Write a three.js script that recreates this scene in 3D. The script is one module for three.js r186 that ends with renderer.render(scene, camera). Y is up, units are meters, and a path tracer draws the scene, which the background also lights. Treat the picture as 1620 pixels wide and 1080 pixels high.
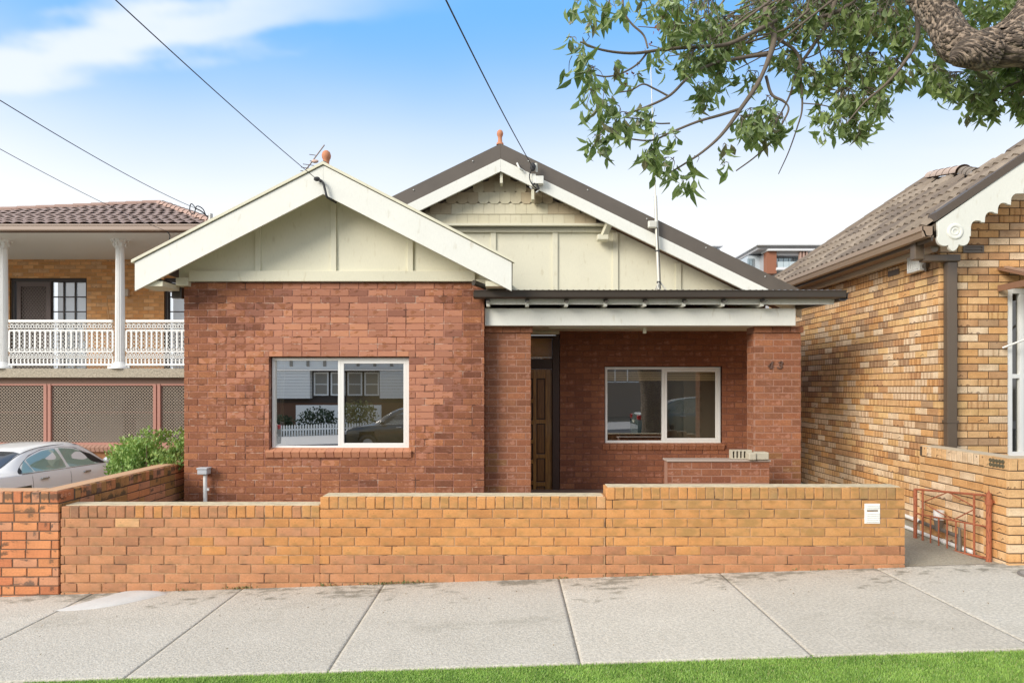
import * as THREE from 'three';
import { mergeGeometries, mergeVertices } from 'three/addons/utils/BufferGeometryUtils.js';
import { ImprovedNoise } from 'three/addons/math/ImprovedNoise.js';
import { RoundedBoxGeometry } from 'three/addons/geometries/RoundedBoxGeometry.js';
import { FontLoader } from 'three/addons/loaders/FontLoader.js';
import { TextGeometry } from 'three/addons/geometries/TextGeometry.js';

// ------------------------------------------------------------------ camera, sky, sun, exposure
const scene = new THREE.Scene();
const camera = new THREE.PerspectiveCamera(53.13, 1024 / 682, 0.1, 900);
camera.position.set(0, 1.83, 0);
camera.lookAt(0, 1.83, -10);
camera.setViewOffset(1620, 1080, 2, -72, 1620, 1080);
const renderer = new THREE.WebGLRenderer({ antialias: true });
renderer.toneMapping = THREE.LinearToneMapping;
renderer.toneMappingExposure = 1.28;
renderer.shadowMap.enabled = true;
renderer.setSize(1024, 682);

const sun = new THREE.DirectionalLight(new THREE.Color(1, 0.93, 0.84), 3.0);
sun.position.set(-40.2, 27.5, 28);
sun.castShadow = true;
sun.shadow.radius = 52;
sun.shadow.mapSize.set(2048, 2048);
Object.assign(sun.shadow.camera, { left: -25, right: 25, top: 25, bottom: -25, near: 1, far: 160 });
sun.target.position.set(0, 1, -8);
scene.add(sun, sun.target);

// ------------------------------------------------------------------ helpers
function mulberry(a) { return () => { a |= 0; a = a + 0x6D2B79F5 | 0; let t = Math.imul(a ^ a >>> 15, 1 | a); t = t + Math.imul(t ^ t >>> 7, 61 | t) ^ t; return ((t ^ t >>> 14) >>> 0) / 4294967296; }; }
const rnd = mulberry(20431);
const rr = (a, b) => a + (b - a) * rnd();
const clamp = (x, a = 0, b = 1) => Math.min(b, Math.max(a, x));
const mix = (a, b, t) => a + (b - a) * t;
const mix3 = (a, b, t) => [mix(a[0], b[0], t), mix(a[1], b[1], t), mix(a[2], b[2], t)];
const sstep = (a, b, x) => { const t = clamp((x - a) / (b - a)); return t * t * (3 - 2 * t); };
const NZ = new ImprovedNoise();
const noise = (x, y, z = 0) => NZ.noise(x, y, z);
function fbm(x, y, z = 0, o = 4) { let s = 0, a = 0.5; for (let i = 0; i < o; i++) { s += a * NZ.noise(x, y, z + i * 7.3); x *= 2.03; y *= 2.03; a *= 0.5; } return s; }
const V = (x, y, z) => new THREE.Vector3(x, y, z);
const F = 1080, CX = 808, CY = 612, EYE = 1.83;
const at = (px, py, D) => V((px - CX) / F * D, EYE - (py - CY) / F * D, -D);     // a place in the street, from the survey of the photograph
const wx = (px, D) => (px - CX) / F * D, wy = (py, D) => EYE - (py - CY) / F * D;

// sky: blue overhead, hazy white towards the horizon, thin streaks of cirrus
{
  const W = 1536, H = 768, data = new Float32Array(W * H * 4);
  for (let j = 0; j < H; j++) {
    const el = ((j + 0.5) / H - 0.5) * Math.PI, y = Math.sin(el), c = Math.cos(el);
    for (let i = 0; i < W; i++) {
      const az = ((i + 0.5) / W) * 2 * Math.PI - Math.PI;   // direction (cos az, ., sin az)
      const dx = Math.cos(az) * c, dz = Math.sin(az) * c;
      let e = Math.max(0, y);
      const h = noise(dx * 1.7 + 3, dz * 1.7, 1) * 0.05 + dx * dx * 0.06 + fbm(dx * 3, y * 7, dz * 3, 3) * 0.03;
      let t = sstep(0.17 + h, 0.47 + h, e);
      let col = mix3([0.85, 0.86, 0.87], [0.16, 0.42, 0.82], t);
      const over = sstep(0.56, 0.72, e), veil = sstep(-0.25, 0.25, fbm(dx * 2.2, dz * 2.2, 6, 4) + 0.08);   // thin bright cloud overhead
      col = mix3(col, mix3([0.22, 0.43, 0.8], [0.92, 0.91, 0.9], veil), over);
      // cirrus streaks lying across the sky
      const k = 1 / (y + 0.18), u = dx * k, v = dz * k;
      const s = fbm(u * 0.9 + v * 0.75 + 1.2, (v * 1.0 - u * 0.22) * 4.2, 2, 5);
      const big = fbm(u * 0.8 + 5, v * 0.8 + 2, 9, 3);
      let cl = sstep(0.08, 0.42, s + big * 0.7) * 0.42;
      // the long streak above the left roof
      const px = dx / -dz, py = y / -dz;
      if (dz > 0) { const b = fbm(dx * 2.5, y * 5, dz * 2.5 + 4, 4); col = mix3(col, [0.92, 0.91, 0.9], sstep(-0.2, 0.25, b + 0.05) * 0.75); }
      if (dz < -0.05) {
        const lx = px + 0.62, ly = py - 0.475 - 0.22 * (lx + 0.1);
        const wob = fbm(px * 6, py * 26, 3, 5) * 0.09;
        const band = sstep(0.065, 0.012, Math.abs(ly + wob * 0.8)) * sstep(0.62, 0.1, lx + wob);
        cl = Math.max(cl * 0.6, band * 0.9);
      }
      cl *= sstep(0.05, 0.2, y);
      col = mix3(col, [0.72, 0.77, 0.86], clamp(cl));
      if (y < 0) col = mix3([0.85, 0.86, 0.87], [0.34, 0.33, 0.31], sstep(0, 0.06, -y));
      const o = (j * W + i) * 4;
      data[o] = col[0]; data[o + 1] = col[1]; data[o + 2] = col[2]; data[o + 3] = 1;
    }
  }
  const t = new THREE.DataTexture(data, W, H, THREE.RGBAFormat, THREE.FloatType);
  t.mapping = THREE.EquirectangularReflectionMapping; t.magFilter = THREE.LinearFilter; t.minFilter = THREE.LinearFilter; t.needsUpdate = true;
  t.colorSpace = THREE.LinearSRGBColorSpace;
  scene.background = t; scene.environment = t;
}

const toS = (x) => { x = clamp(x); return Math.round(255 * (x <= 0.0031308 ? 12.92 * x : 1.055 * Math.pow(x, 1 / 2.4) - 0.055)); };
function makeTex(size, metres, fn, srgb = true) {         // fn(u, v) in metres -> linear rgb; repeats mirrored
  const d = new Uint8Array(size * size * 4);
  for (let j = 0; j < size; j++) for (let i = 0; i < size; i++) {
    const c = fn(i / size * metres, j / size * metres), o = (j * size + i) * 4;
    for (let k = 0; k < 3; k++) d[o + k] = srgb ? toS(c[k]) : Math.round(clamp(c[k]) * 255);
    d[o + 3] = 255;
  }
  const t = new THREE.DataTexture(d, size, size, THREE.RGBAFormat);
  t.wrapS = t.wrapT = THREE.MirroredRepeatWrapping; t.magFilter = THREE.LinearFilter; t.minFilter = THREE.LinearMipmapLinearFilter; t.generateMipmaps = true;
  t.repeat.set(1 / metres, 1 / metres);
  if (srgb) t.colorSpace = THREE.SRGBColorSpace;
  t.needsUpdate = true;
  return t;
}
const col = (c) => (typeof c === 'number' ? new THREE.Color(c) : new THREE.Color().setRGB(c[0], c[1], c[2]));
function mat(c, rough = 0.8, opt = {}) { return new THREE.MeshPhysicalMaterial({ color: col(c), roughness: rough, side: THREE.DoubleSide, ...opt }); }

const used = {};
function numbered(n) { used[n] = (used[n] || 0) + 1; return used[n] === 1 ? n : n + '_' + String(used[n] - 1).padStart(3, '0'); }
function tag(o, label, category, group, kind) { if (label) o.userData.label = label; if (category) o.userData.category = category; if (group) o.userData.group = group; if (kind) o.userData.kind = kind; return o; }
function thing(name, label, category, pos, group) {
  const g = new THREE.Group(); g.name = numbered(name); g.position.copy(pos instanceof THREE.Vector3 ? pos : V(...pos)); scene.add(g);
  return tag(g, label, category, group);
}
function flat(geos) { return geos.map((g) => { let n = g.index ? g.toNonIndexed() : g.clone(); for (const k of Object.keys(n.attributes)) if (!['position', 'normal', 'uv', 'color'].includes(k)) n.deleteAttribute(k); if (!n.attributes.uv) n.setAttribute('uv', new THREE.BufferAttribute(new Float32Array(n.attributes.position.count * 2), 2)); if (!n.attributes.normal) n.computeVertexNormals(); return n; }); }
function merge(geos) { return geos.length === 1 ? flat(geos)[0] : mergeGeometries(flat(geos)); }
function shadow(m) { m.castShadow = true; m.receiveShadow = true; return m; }
// a part of a thing, its geometry given in street coordinates
function part(T, name, geos, m, opt = {}) {
  const mesh = shadow(new THREE.Mesh(Array.isArray(geos) ? merge(geos) : geos, m)); mesh.name = name;
  let p = T, off = V(0, 0, 0); while (p && p !== scene) { off.add(p.position); p = p.parent; }
  mesh.position.copy(off).negate(); T.add(mesh);
  if (opt.label) mesh.userData.label = opt.label; if (opt.kind) mesh.userData.kind = opt.kind;
  return mesh;
}
function structure(name, geos, m, label, category) { const mesh = shadow(new THREE.Mesh(Array.isArray(geos) ? merge(geos) : geos, m)); mesh.name = name; scene.add(mesh); return tag(mesh, label, category, null, 'structure'); }

function uvMetres(g, ox = 0, oy = 0) {       // box-projected uv in metres
  const n = g.index ? g.toNonIndexed() : g; n.computeVertexNormals();
  const p = n.attributes.position, nn = n.attributes.normal, uv = new Float32Array(p.count * 2);
  for (let i = 0; i < p.count; i++) {
    const a = Math.abs(nn.getX(i)), b = Math.abs(nn.getY(i)), c = Math.abs(nn.getZ(i));
    let u, v;
    if (c >= a && c >= b) { u = p.getX(i); v = p.getY(i); } else if (a >= b) { u = p.getZ(i); v = p.getY(i); } else { u = p.getX(i); v = p.getZ(i); }
    uv[i * 2] = u + ox; uv[i * 2 + 1] = v + oy;
  }
  n.setAttribute('uv', new THREE.BufferAttribute(uv, 2)); return n;
}
const B = (x0, x1, y0, y1, z0, z1, r = 0) => {             // box between limits, edges rounded by r
  const w = x1 - x0, h = y1 - y0, d = Math.abs(z1 - z0);
  const g = r ? new RoundedBoxGeometry(w, h, d, 1, Math.min(r, w / 2.1, h / 2.1, d / 2.1)) : new THREE.BoxGeometry(w, h, d);
  g.translate((x0 + x1) / 2, (y0 + y1) / 2, (z0 + z1) / 2); return uvMetres(g);
};
function bar(a, b, w, h, up = V(0, 1, 0)) {           // rectangular bar from a to b
  const d = b.clone().sub(a), L = d.length(), z = d.clone().normalize(); let x = up.clone().cross(z).normalize(); const y = z.clone().cross(x);
  const g = uvMetres(new THREE.BoxGeometry(w, h, L)); g.applyMatrix4(new THREE.Matrix4().makeBasis(x, y, z)); const m = a.clone().add(b).multiplyScalar(0.5); g.translate(m.x, m.y, m.z); return g;
}
function rod(a, b, r0, r1 = r0, seg = 8) {
  const d = b.clone().sub(a), L = d.length(); const g = new THREE.CylinderGeometry(r1, r0, L, seg); g.translate(0, L / 2, 0);
  g.applyQuaternion(new THREE.Quaternion().setFromUnitVectors(V(0, 1, 0), d.normalize())); g.translate(a.x, a.y, a.z); return g;
}
function tube(pts, r, seg = 40, rad = 6) { return new THREE.TubeGeometry(new THREE.CatmullRomCurve3(pts), seg, r, rad, false); }
function taperTube(pts, radii, seg = 40, rad = 8, rough = 0, seed = 0) {
  const c = new THREE.CatmullRomCurve3(pts), fr = c.computeFrenetFrames(seg), pos = [], uv = [], idx = []; let len = 0, last = null;
  for (let i = 0; i <= seg; i++) {
    const t = i / seg, p = c.getPoint(t), k = t * (radii.length - 1), a = Math.floor(k), r = mix(radii[a], radii[Math.min(a + 1, radii.length - 1)], k - a);
    if (last) len += p.distanceTo(last); last = p;
    for (let j = 0; j <= rad; j++) {
      const th = j / rad * Math.PI * 2, n = fr.normals[i].clone().multiplyScalar(Math.cos(th)).addScaledVector(fr.binormals[i], Math.sin(th));
      const q = r * (1 + rough * fbm(Math.cos(th) * 1.5 + seed, Math.sin(th) * 1.5 + len * 6, seed, 3));
      pos.push(p.x + n.x * q, p.y + n.y * q, p.z + n.z * q); uv.push(th * r, len);
    }
  }
  for (let i = 0; i < seg; i++) for (let j = 0; j < rad; j++) { const a = i * (rad + 1) + j, b = a + rad + 1; idx.push(a, b, a + 1, b, b + 1, a + 1); }
  const g = new THREE.BufferGeometry(); g.setAttribute('position', new THREE.Float32BufferAttribute(pos, 3)); g.setAttribute('uv', new THREE.Float32BufferAttribute(uv, 2)); g.setIndex(idx); g.computeVertexNormals(); return g;
}
function extrude(pts, z0, z1, holes = []) {     // polygon in x,y given thickness z0..z1 (z0 < z1)
  const s = new THREE.Shape(pts.map((p) => new THREE.Vector2(p[0], p[1])));
  for (const h of holes) s.holes.push(new THREE.Path(h.map((p) => new THREE.Vector2(p[0], p[1]))));
  const g = new THREE.ExtrudeGeometry(s, { depth: z1 - z0, bevelEnabled: false }); g.translate(0, 0, z0); return uvMetres(g);
}
const quad = (a, b, c, d) => { const g = new THREE.BufferGeometry(); g.setAttribute('position', new THREE.Float32BufferAttribute([a, b, c, a, c, d].flatMap((p) => [p.x, p.y, p.z]), 3)); return uvMetres(g); };
function slab(pts, thick) {     // flat polygon (3D, any plane) thickened downwards along its normal
  const n = pts[1].clone().sub(pts[0]).cross(pts[2].clone().sub(pts[0])).normalize(); if (n.y < 0) n.negate();
  const lo = pts.map((p) => p.clone().addScaledVector(n, -thick)), pos = [], tri = (a, b, c) => pos.push(a.x, a.y, a.z, b.x, b.y, b.z, c.x, c.y, c.z);
  for (let i = 1; i < pts.length - 1; i++) { tri(pts[0], pts[i], pts[i + 1]); tri(lo[0], lo[i + 1], lo[i]); }
  for (let i = 0; i < pts.length; i++) { const j = (i + 1) % pts.length; tri(pts[i], lo[i], lo[j]); tri(pts[i], lo[j], pts[j]); }
  const g = new THREE.BufferGeometry(); g.setAttribute('position', new THREE.Float32BufferAttribute(pos, 3)); return uvMetres(g);
}

// ------------------------------------------------------------------ bricks
function brickGeo(l, h, d, b, k, jit = 0.0015) {
  const q = mulberry(k * 977 + 5), j = () => (q() - 0.5) * 2 * jit, x = l / 2, y = h / 2;
  const f = [[-x + b + j(), -y + b + j(), 0], [x - b + j(), -y + b + j(), 0], [x - b + j(), y - b + j(), 0], [-x + b + j(), y - b + j(), 0]];
  const e = [[-x, -y, -b * 1.3], [x, -y, -b * 1.3], [x, y, -b * 1.3], [-x, y, -b * 1.3]], r = [[-x, -y, -d], [x, -y, -d], [x, y, -d], [-x, y, -d]];
  const pos = [], quad4 = (a, c, m, n) => { for (const p of [a, c, m, a, m, n]) pos.push(...p); };
  quad4(f[0], f[1], f[2], f[3]);
  for (let i = 0; i < 4; i++) { const n = (i + 1) % 4; quad4(f[i], e[i], e[n], f[n]); quad4(e[i], r[i], r[n], e[n]); }
  const g = new THREE.BufferGeometry(); g.setAttribute('position', new THREE.Float32BufferAttribute(pos, 3));
  return uvMetres(g, q() * 9, q() * 9);
}
const KV = 8, INFO = new Map();
const stretchers = {};
function brickSet(l, h, d = 0.035, b = 0.004) { const key = [l, h, d, b].join(); return stretchers[key] ||= Array.from({ length: KV }, (_, k) => brickGeo(l, h, d, b, k + 1)); }

class Bricklayer {        // gathers the bricks of one thing; the largest become parts, the rest one part of 'stuff'
  constructor(T, mats, limit = 300, name = 'brick') { this.T = T; this.mats = mats; this.limit = limit; this.name = name; this.list = []; }
  put(wall, set, x, y, z, sx, sy, m, ry = 0, px = null) {
    const o = new THREE.Object3D(); o.position.set(x, y, z); o.scale.set(sx, sy, 1); o.rotation.y = ry; o.updateMatrix();
    const w = V(x, y, z).applyAxisAngle(V(0, 1, 0), wall.rotation.y).add(INFO.get(wall).at), D = Math.max(0.5, -w.z);
    const u = (w.x / D * F + CX), v = CY - (w.y - EYE) / D * F, inside = u > -20 && u < 1640 && v > -20 && v < 1100 ? 1 : 0.01;
    this.list.push({ wall, geo: set[Math.floor(rnd() * set.length)], o, m, size: inside * (INFO.get(wall).seen ?? 1) * sx * sy / (D * D) * (px ?? 1) });
  }
  finish() {
    const order = this.list.map((b, i) => [b.size, i]).sort((a, b) => b[0] - a[0] || a[1] - b[1]), rest = [];
    order.forEach(([, i], n) => {
      const b = this.list[i];
      if (n < this.limit) { const me = shadow(new THREE.Mesh(b.geo, this.mats[b.m])); me.name = this.name; me.position.copy(b.o.position); me.scale.copy(b.o.scale); me.rotation.copy(b.o.rotation); b.wall.add(me); }
      else rest.push(b);
    });
    const by = new Map();
    for (const b of rest) { const m = this.mats[b.m]; const key = m.map?.uuid || 'none'; if (!by.has(key)) by.set(key, []); by.get(key).push(b); }
    let n = 0;
    const all = [], mats = [];
    for (const [, list] of by) {
      const geos = list.map((b) => {
        const g = b.geo.clone(); g.applyMatrix4(b.o.matrix); const W = new THREE.Matrix4().makeRotationY(b.wall.rotation.y); g.applyMatrix4(W); g.translate(INFO.get(b.wall).at.x, INFO.get(b.wall).at.y, INFO.get(b.wall).at.z);
        const c = this.mats[b.m].color, a = new Float32Array(g.attributes.position.count * 3); for (let i = 0; i < a.length; i += 3) { a[i] = c.r; a[i + 1] = c.g; a[i + 2] = c.b; }
        g.setAttribute('color', new THREE.BufferAttribute(a, 3)); return g;
      });
      const base = this.mats[list[0].m], m = base.clone(); m.color.setRGB(1, 1, 1); m.vertexColors = true;
      all.push(mergeGeometries(geos)); mats.push(m);
    }
    if (all.length) { const g = mergeGeometries(all, true), me = shadow(new THREE.Mesh(g, mats.length > 1 ? mats : mats[0])); me.name = 'brickwork'; me.userData.kind = 'stuff'; me.position.copy(this.T.position).negate(); this.T.add(me); }
  }
}
// a wall face: mortar body with openings, bricks laid in stretcher bond; pos = lower left corner of its face, turn about y
function brickWall(L, name, pos, turn, width, height, opt) {
  const { l = 0.24, h = 0.086, j = 0.01, thick = 0.2, holes = [], mortar, pick, top = null, start = 0, shift = 0, seen = 1, rec = 0.006, drop = null, outline = null } = opt;
  const e = rec + 0.001, pts = outline || [[e, 0], [width - e, 0], [width - e, height], [e, height]];
  const g = extrude(pts, -thick, -rec, holes.map((q) => [[q[0], q[2]], [q[0], q[3]], [q[1], q[3]], [q[1], q[2]]]));
  const m = shadow(new THREE.Mesh(g, mortar)); m.name = name; m.rotation.y = turn; m.position.copy(pos).sub(L.T.position); L.T.add(m); INFO.set(m, { at: pos.clone(), seen });
  const set = brickSet(l - j, h - j, 0.035, opt.bev ?? 0.004), rows = Math.ceil((height - start) / h);
  for (let r = 0; r < rows; r++) {
    const y0 = start + r * h + j / 2, y1 = Math.min(y0 + h - j, height); if (y1 - y0 < 0.02) continue;
    let xs = [], x = -((r % 2) * 0.5 + shift + (opt.wander ? (rnd() - 0.5) * opt.wander : 0)) * l; while (x < -l) x += l; if (x > 0) x -= l;
    while (x < width) {
      let len = l; if (opt.header && rnd() < opt.header) len = l / 2;
      xs.push([Math.max(0, x) , Math.min(width, x + len)]); x += len;
    }
    for (const [a, b] of xs) {
      let pieces = [[a + (a > 0 ? j / 2 : 0), b - (b < width ? j / 2 : 0), y0, y1]];
      for (const q of holes) pieces = pieces.flatMap((p) => {
        if (p[1] <= q[0] || p[0] >= q[1] || p[3] <= q[2] || p[2] >= q[3]) return [p];
        const out = [];
        if (p[0] < q[0]) out.push([p[0], q[0], p[2], p[3]]); if (p[1] > q[1]) out.push([q[1], p[1], p[2], p[3]]);
        const m0 = Math.max(p[0], q[0]), m1 = Math.min(p[1], q[1]);
        if (p[2] < q[2]) out.push([m0, m1, p[2], q[2]]); if (p[3] > q[3]) out.push([m0, m1, q[3], p[3]]);
        return out;
      });
      for (const p of pieces) {
        if (p[1] - p[0] < 0.02 || p[3] - p[2] < 0.015) continue;
        const mx = (p[0] + p[1]) / 2, my = (p[2] + p[3]) / 2; if (top && my > top(mx)) continue; if (drop && drop(mx, my)) continue;
        L.put(m, set, mx, my, (rnd() - 0.5) * 0.003, (p[1] - p[0]) / (l - j), (p[3] - p[2]) / (h - j), pick(mx, my, r), 0);
      }
    }
  }
  return m;
}

// ------------------------------------------------------------------ materials
const grainBump = makeTex(256, 0.5, (u, v) => { const a = 0.5 + fbm(u * 90, v * 90, 1, 3) * 0.7 + fbm(u * 14, v * 14, 4, 3) * 0.5; return [a, a, a]; }, false);
// old dark brick with pinkish wash left on it; 'wash' is how much of it is covered
function oldBrick(seed, wash, base, pink, white) {
  return makeTex(512, 2.2, (u, v) => {
    const n = fbm(u * 3, v * 4, seed, 4), f = fbm(u * 50, v * 60, seed + 3, 3), s = fbm(u * 9 + 3, v * 14, seed + 9, 4);
    let c = mix3(base, [base[0] * 1.4, base[1] * 1.55, base[2] * 1.5], clamp(0.4 + n * 1.3)); const g = 1 + f * 0.55;
    c = [c[0] * g, c[1] * g, c[2] * g];
    const w = sstep(0.5 - wash, 0.62 - wash, 0.35 + s * 1.1 + f * 0.15);
    c = mix3(c, pink, w * 0.75);
    const wh = sstep(0.33, 0.42, fbm(u * 20, v * 30, seed + 20, 3) + f * 0.12); c = mix3(c, white, wh * 0.5);
    return c;
  });
}
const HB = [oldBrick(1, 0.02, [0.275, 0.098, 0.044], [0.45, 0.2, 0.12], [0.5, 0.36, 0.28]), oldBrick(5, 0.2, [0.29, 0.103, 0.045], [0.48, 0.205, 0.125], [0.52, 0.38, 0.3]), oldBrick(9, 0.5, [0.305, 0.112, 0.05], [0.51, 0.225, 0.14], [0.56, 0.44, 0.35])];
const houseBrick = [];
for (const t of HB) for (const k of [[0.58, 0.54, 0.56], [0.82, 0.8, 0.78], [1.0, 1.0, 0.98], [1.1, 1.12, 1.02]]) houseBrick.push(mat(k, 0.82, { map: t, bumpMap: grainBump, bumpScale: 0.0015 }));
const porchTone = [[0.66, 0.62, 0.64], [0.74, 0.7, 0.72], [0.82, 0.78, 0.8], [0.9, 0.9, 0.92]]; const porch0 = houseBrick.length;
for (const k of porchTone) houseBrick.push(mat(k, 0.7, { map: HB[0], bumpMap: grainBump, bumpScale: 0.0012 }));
const pier0 = houseBrick.length;
for (const k of [[0.74, 0.76, 0.8], [0.84, 0.87, 0.92], [0.94, 0.98, 1.04], [0.95, 0.95, 0.95], [0.8, 0.95, 0.8]]) houseBrick.push(mat(k, 0.8, { map: HB[0], bumpMap: grainBump, bumpScale: 0.0012 }));
const houseMortar = mat([1, 1, 1], 0.95, { bumpMap: grainBump, bumpScale: 0.003, map: makeTex(1024, 4.5, (u, v) => {
  const n = fbm(u * 2, v * 2, 31, 4), f = fbm(u * 30, v * 30, 33, 3), w = sstep(0.13, 0.3, fbm(u * 7, v * 11, 35, 5) + f * 0.25);
  let c = mix3([0.26, 0.1, 0.06], [0.42, 0.2, 0.14], clamp(0.5 + n * 1.4)); c = mix3(c, [0.55, 0.4, 0.31], w * 0.6);
  c = mix3(c, [0.07, 0.035, 0.025], sstep(0.12, 0.3, fbm(u * 7 + 9, v * 4, 39, 4)) * 0.8); const g = 1 + f * 0.4; return [c[0] * g, c[1] * g, c[2] * g];
}) });
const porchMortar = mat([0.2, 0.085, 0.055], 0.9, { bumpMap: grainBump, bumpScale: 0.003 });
const pierMortar = mat([0.36, 0.19, 0.13], 0.9, { bumpMap: grainBump, bumpScale: 0.003 });
// fence brick: smooth tan-orange brick, algae and lime bloom
function fenceTex(seed, dirt, bloom) {
  return makeTex(512, 2, (u, v) => {
    const n = fbm(u * 2.5, v * 5, seed, 4), f = fbm(u * 45, v * 70, seed + 2, 3), s = fbm(u * 7, v * 11, seed + 5, 4);
    const g = 0.97 + n * 0.36 + f * 0.3; let c = [0.97 * g, 0.96 * g, 0.97 * g]; c = mix3(c, [0.42, 0.4, 0.4], sstep(0.34, 0.44, fbm(u * 26, v * 30, seed + 12, 3)) * 0.6);
    c = mix3(c, [0.5, 0.62, 0.6], sstep(0.3 - dirt, 0.75 - dirt, 0.25 + s + f * 0.35) * 0.55);
    c = mix3(c, [1.0, 1.15, 1.5], sstep(0.35 - bloom, 0.55 - bloom, 0.22 + fbm(u * 9 + 4, v * 6, seed + 8, 4)) * 0.2);
    return [c[0] * 0.66, c[1] * 0.66, c[2] * 0.66];
  });
}
const FT = [fenceTex(41, 0.12, 0.12), fenceTex(43, 0.3, 0.1)];
const fenceTone = { pinkBrown: [0.44, 0.2, 0.095], pink: [0.52, 0.24, 0.11], orange: [0.58, 0.262, 0.085], amber: [0.615, 0.29, 0.095], ochre: [0.57, 0.29, 0.1], olive: [0.47, 0.265, 0.1], dark: [0.34, 0.17, 0.09], pale: [0.65, 0.36, 0.16] };
const fenceKeys = Object.keys(fenceTone), fenceMats = [];
for (const t of FT) for (const k of fenceKeys) fenceMats.push(mat(fenceTone[k].map((x) => x / 0.66), 0.85, { map: t, bumpMap: grainBump, bumpScale: 0.0012 }));
const FM = (k, dirty = 0) => fenceKeys.indexOf(k) + (dirty ? fenceKeys.length : 0);
const fenceMortar = mat([1, 1, 1], 0.95, { bumpMap: grainBump, bumpScale: 0.004, map: makeTex(512, 4, (u, v) => { const n = fbm(u * 3, v * 3, 51, 4), f = fbm(u * 40, v * 40, 52, 3); let c = mix3([0.36, 0.19, 0.09], [0.5, 0.32, 0.18], clamp(0.5 + n)); c = mix3(c, [0.13, 0.08, 0.05], sstep(0.05, 0.3, fbm(u * 6, v * 6, 56, 4))); const g = 1 + f * 0.5; return [c[0] * g, c[1] * g, c[2] * g]; }) });
// neighbour's orange brick with dark mould
const moldTex = makeTex(512, 1.6, (u, v) => { const n = fbm(u * 4, v * 6, 61, 4), f = fbm(u * 45, v * 60, 62, 3), m = sstep(0.08, 0.26, fbm(u * 5 + 2, v * 9, 66, 5) + f * 0.25), p = sstep(0.38, 0.46, fbm(u * 34, v * 34, 68, 2)); let g = (1 + n * 0.35 + f * 0.25) * 0.7; let c = [g, g, g]; c = mix3(c, [0.16, 0.24, 0.33], m * 0.85); return mix3(c, [0.08, 0.12, 0.2], p * 0.8); });
const orangeMats = [[0.56, 0.21, 0.085], [0.5, 0.175, 0.075], [0.6, 0.245, 0.1], [0.53, 0.245, 0.13], [0.46, 0.23, 0.085], [0.4, 0.2, 0.065]].map((k) => mat(k.map((x) => x / 0.7), 0.9, { map: moldTex, bumpMap: grainBump, bumpScale: 0.002 }));
const darkMortar = mat([0.14, 0.09, 0.06], 0.95, { bumpMap: grainBump, bumpScale: 0.004 });
// cream mottled brick of the right-hand house
function creamTex(seed, pits, bars) {
  return makeTex(512, 1.8, (u, v) => {
    const n = fbm(u * 5, v * 8, seed, 4), f = fbm(u * 60, v * 60, seed + 2, 3);
    const g = (1 + n * 0.4 + f * 0.3) * 0.72; let c = [g, g * (0.97 + n * 0.12), g * (0.92 + n * 0.25)];
    const p = sstep(0.3, 0.4, fbm(u * 22, v * 30, seed + 4, 3) + n * 0.25); c = mix3(c, [0.16, 0.12, 0.13], p * pits);
    if (bars) { const b = Math.sin(u * 88 + noise(u * 2, v * 3, seed) * 1.6), w = sstep(0.2, 0.75, b + f * 1.6 + n * 1.2); c = mix3(c, [0.4, 0.27, 0.2], w * 0.6); }
    return c;
  });
}
const CT = [creamTex(71, 0.3, 0), creamTex(74, 0.85, 0), creamTex(78, 0.4, 1)];
const creamMats = [];
const creamTone = [[0.78, 0.59, 0.39], [0.72, 0.45, 0.22], [0.67, 0.37, 0.15], [0.55, 0.31, 0.15], [0.47, 0.3, 0.17], [0.74, 0.48, 0.22]];
for (const t of CT) for (const k of creamTone) creamMats.push(mat(k.map((x) => x / 0.72), 0.85, { map: t, bumpMap: grainBump, bumpScale: 0.002 }));
const creamMortar = mat([0.1, 0.07, 0.045], 0.95);

const paintTex = makeTex(512, 3, (u, v) => { const n = fbm(u * 2, v * 2, 81, 4), f = fbm(u * 60, v * 20, 82, 3), d = sstep(0.18, 0.5, fbm(u * 16, v * 5, 85, 5)); const g = 0.95 + n * 0.08 + f * 0.06; return mix3([g, g, g * 0.99], [0.7, 0.65, 0.54], d * 0.5); });
const whitePaint = mat([0.8, 0.8, 0.73], 0.55, { map: paintTex });
const creamPaint = mat([0.72, 0.69, 0.53], 0.6, { map: paintTex });
const panelPaint = mat([0.74, 0.71, 0.55], 0.7, { map: paintTex });
const gloss = mat([0.86, 0.86, 0.82], 0.35);
const alu = mat([0.82, 0.81, 0.76], 0.35);
const roofMetal = mat([0.12, 0.1, 0.08], 0.5, { map: makeTex(256, 4, (u, v) => { const g = 0.95 + fbm(u * 3, v * 3, 90, 4) * 0.25; return [g, g, g]; }) });
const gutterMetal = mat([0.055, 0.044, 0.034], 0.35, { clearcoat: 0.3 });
const brownMetal = mat([0.13, 0.095, 0.065], 0.4, { clearcoat: 0.2 });
const zincMetal = mat([0.5, 0.5, 0.47], 0.45, { metalness: 0.4 });
const terracotta = mat([0.55, 0.23, 0.12], 0.8);
const darkWood = mat([0.05, 0.022, 0.012], 0.5);
const woodTex = makeTex(512, 1.2, (u, v) => { const g = 0.5 + 0.5 * Math.sin(u * 120 + fbm(u * 6, v * 1.5, 95, 4) * 14), f = fbm(u * 90, v * 8, 97, 3); return mix3([0.22, 0.095, 0.02], [0.38, 0.18, 0.04], clamp(g * 0.7 + 0.2 + f * 0.6)); });
const doorWood = mat([1, 1, 1], 0.35, { map: woodTex, clearcoat: 0.3 });
const blackRubber = mat([0.015, 0.015, 0.016], 0.6);
const darkRoom = mat([0.16, 0.145, 0.115], 0.9);
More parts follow.
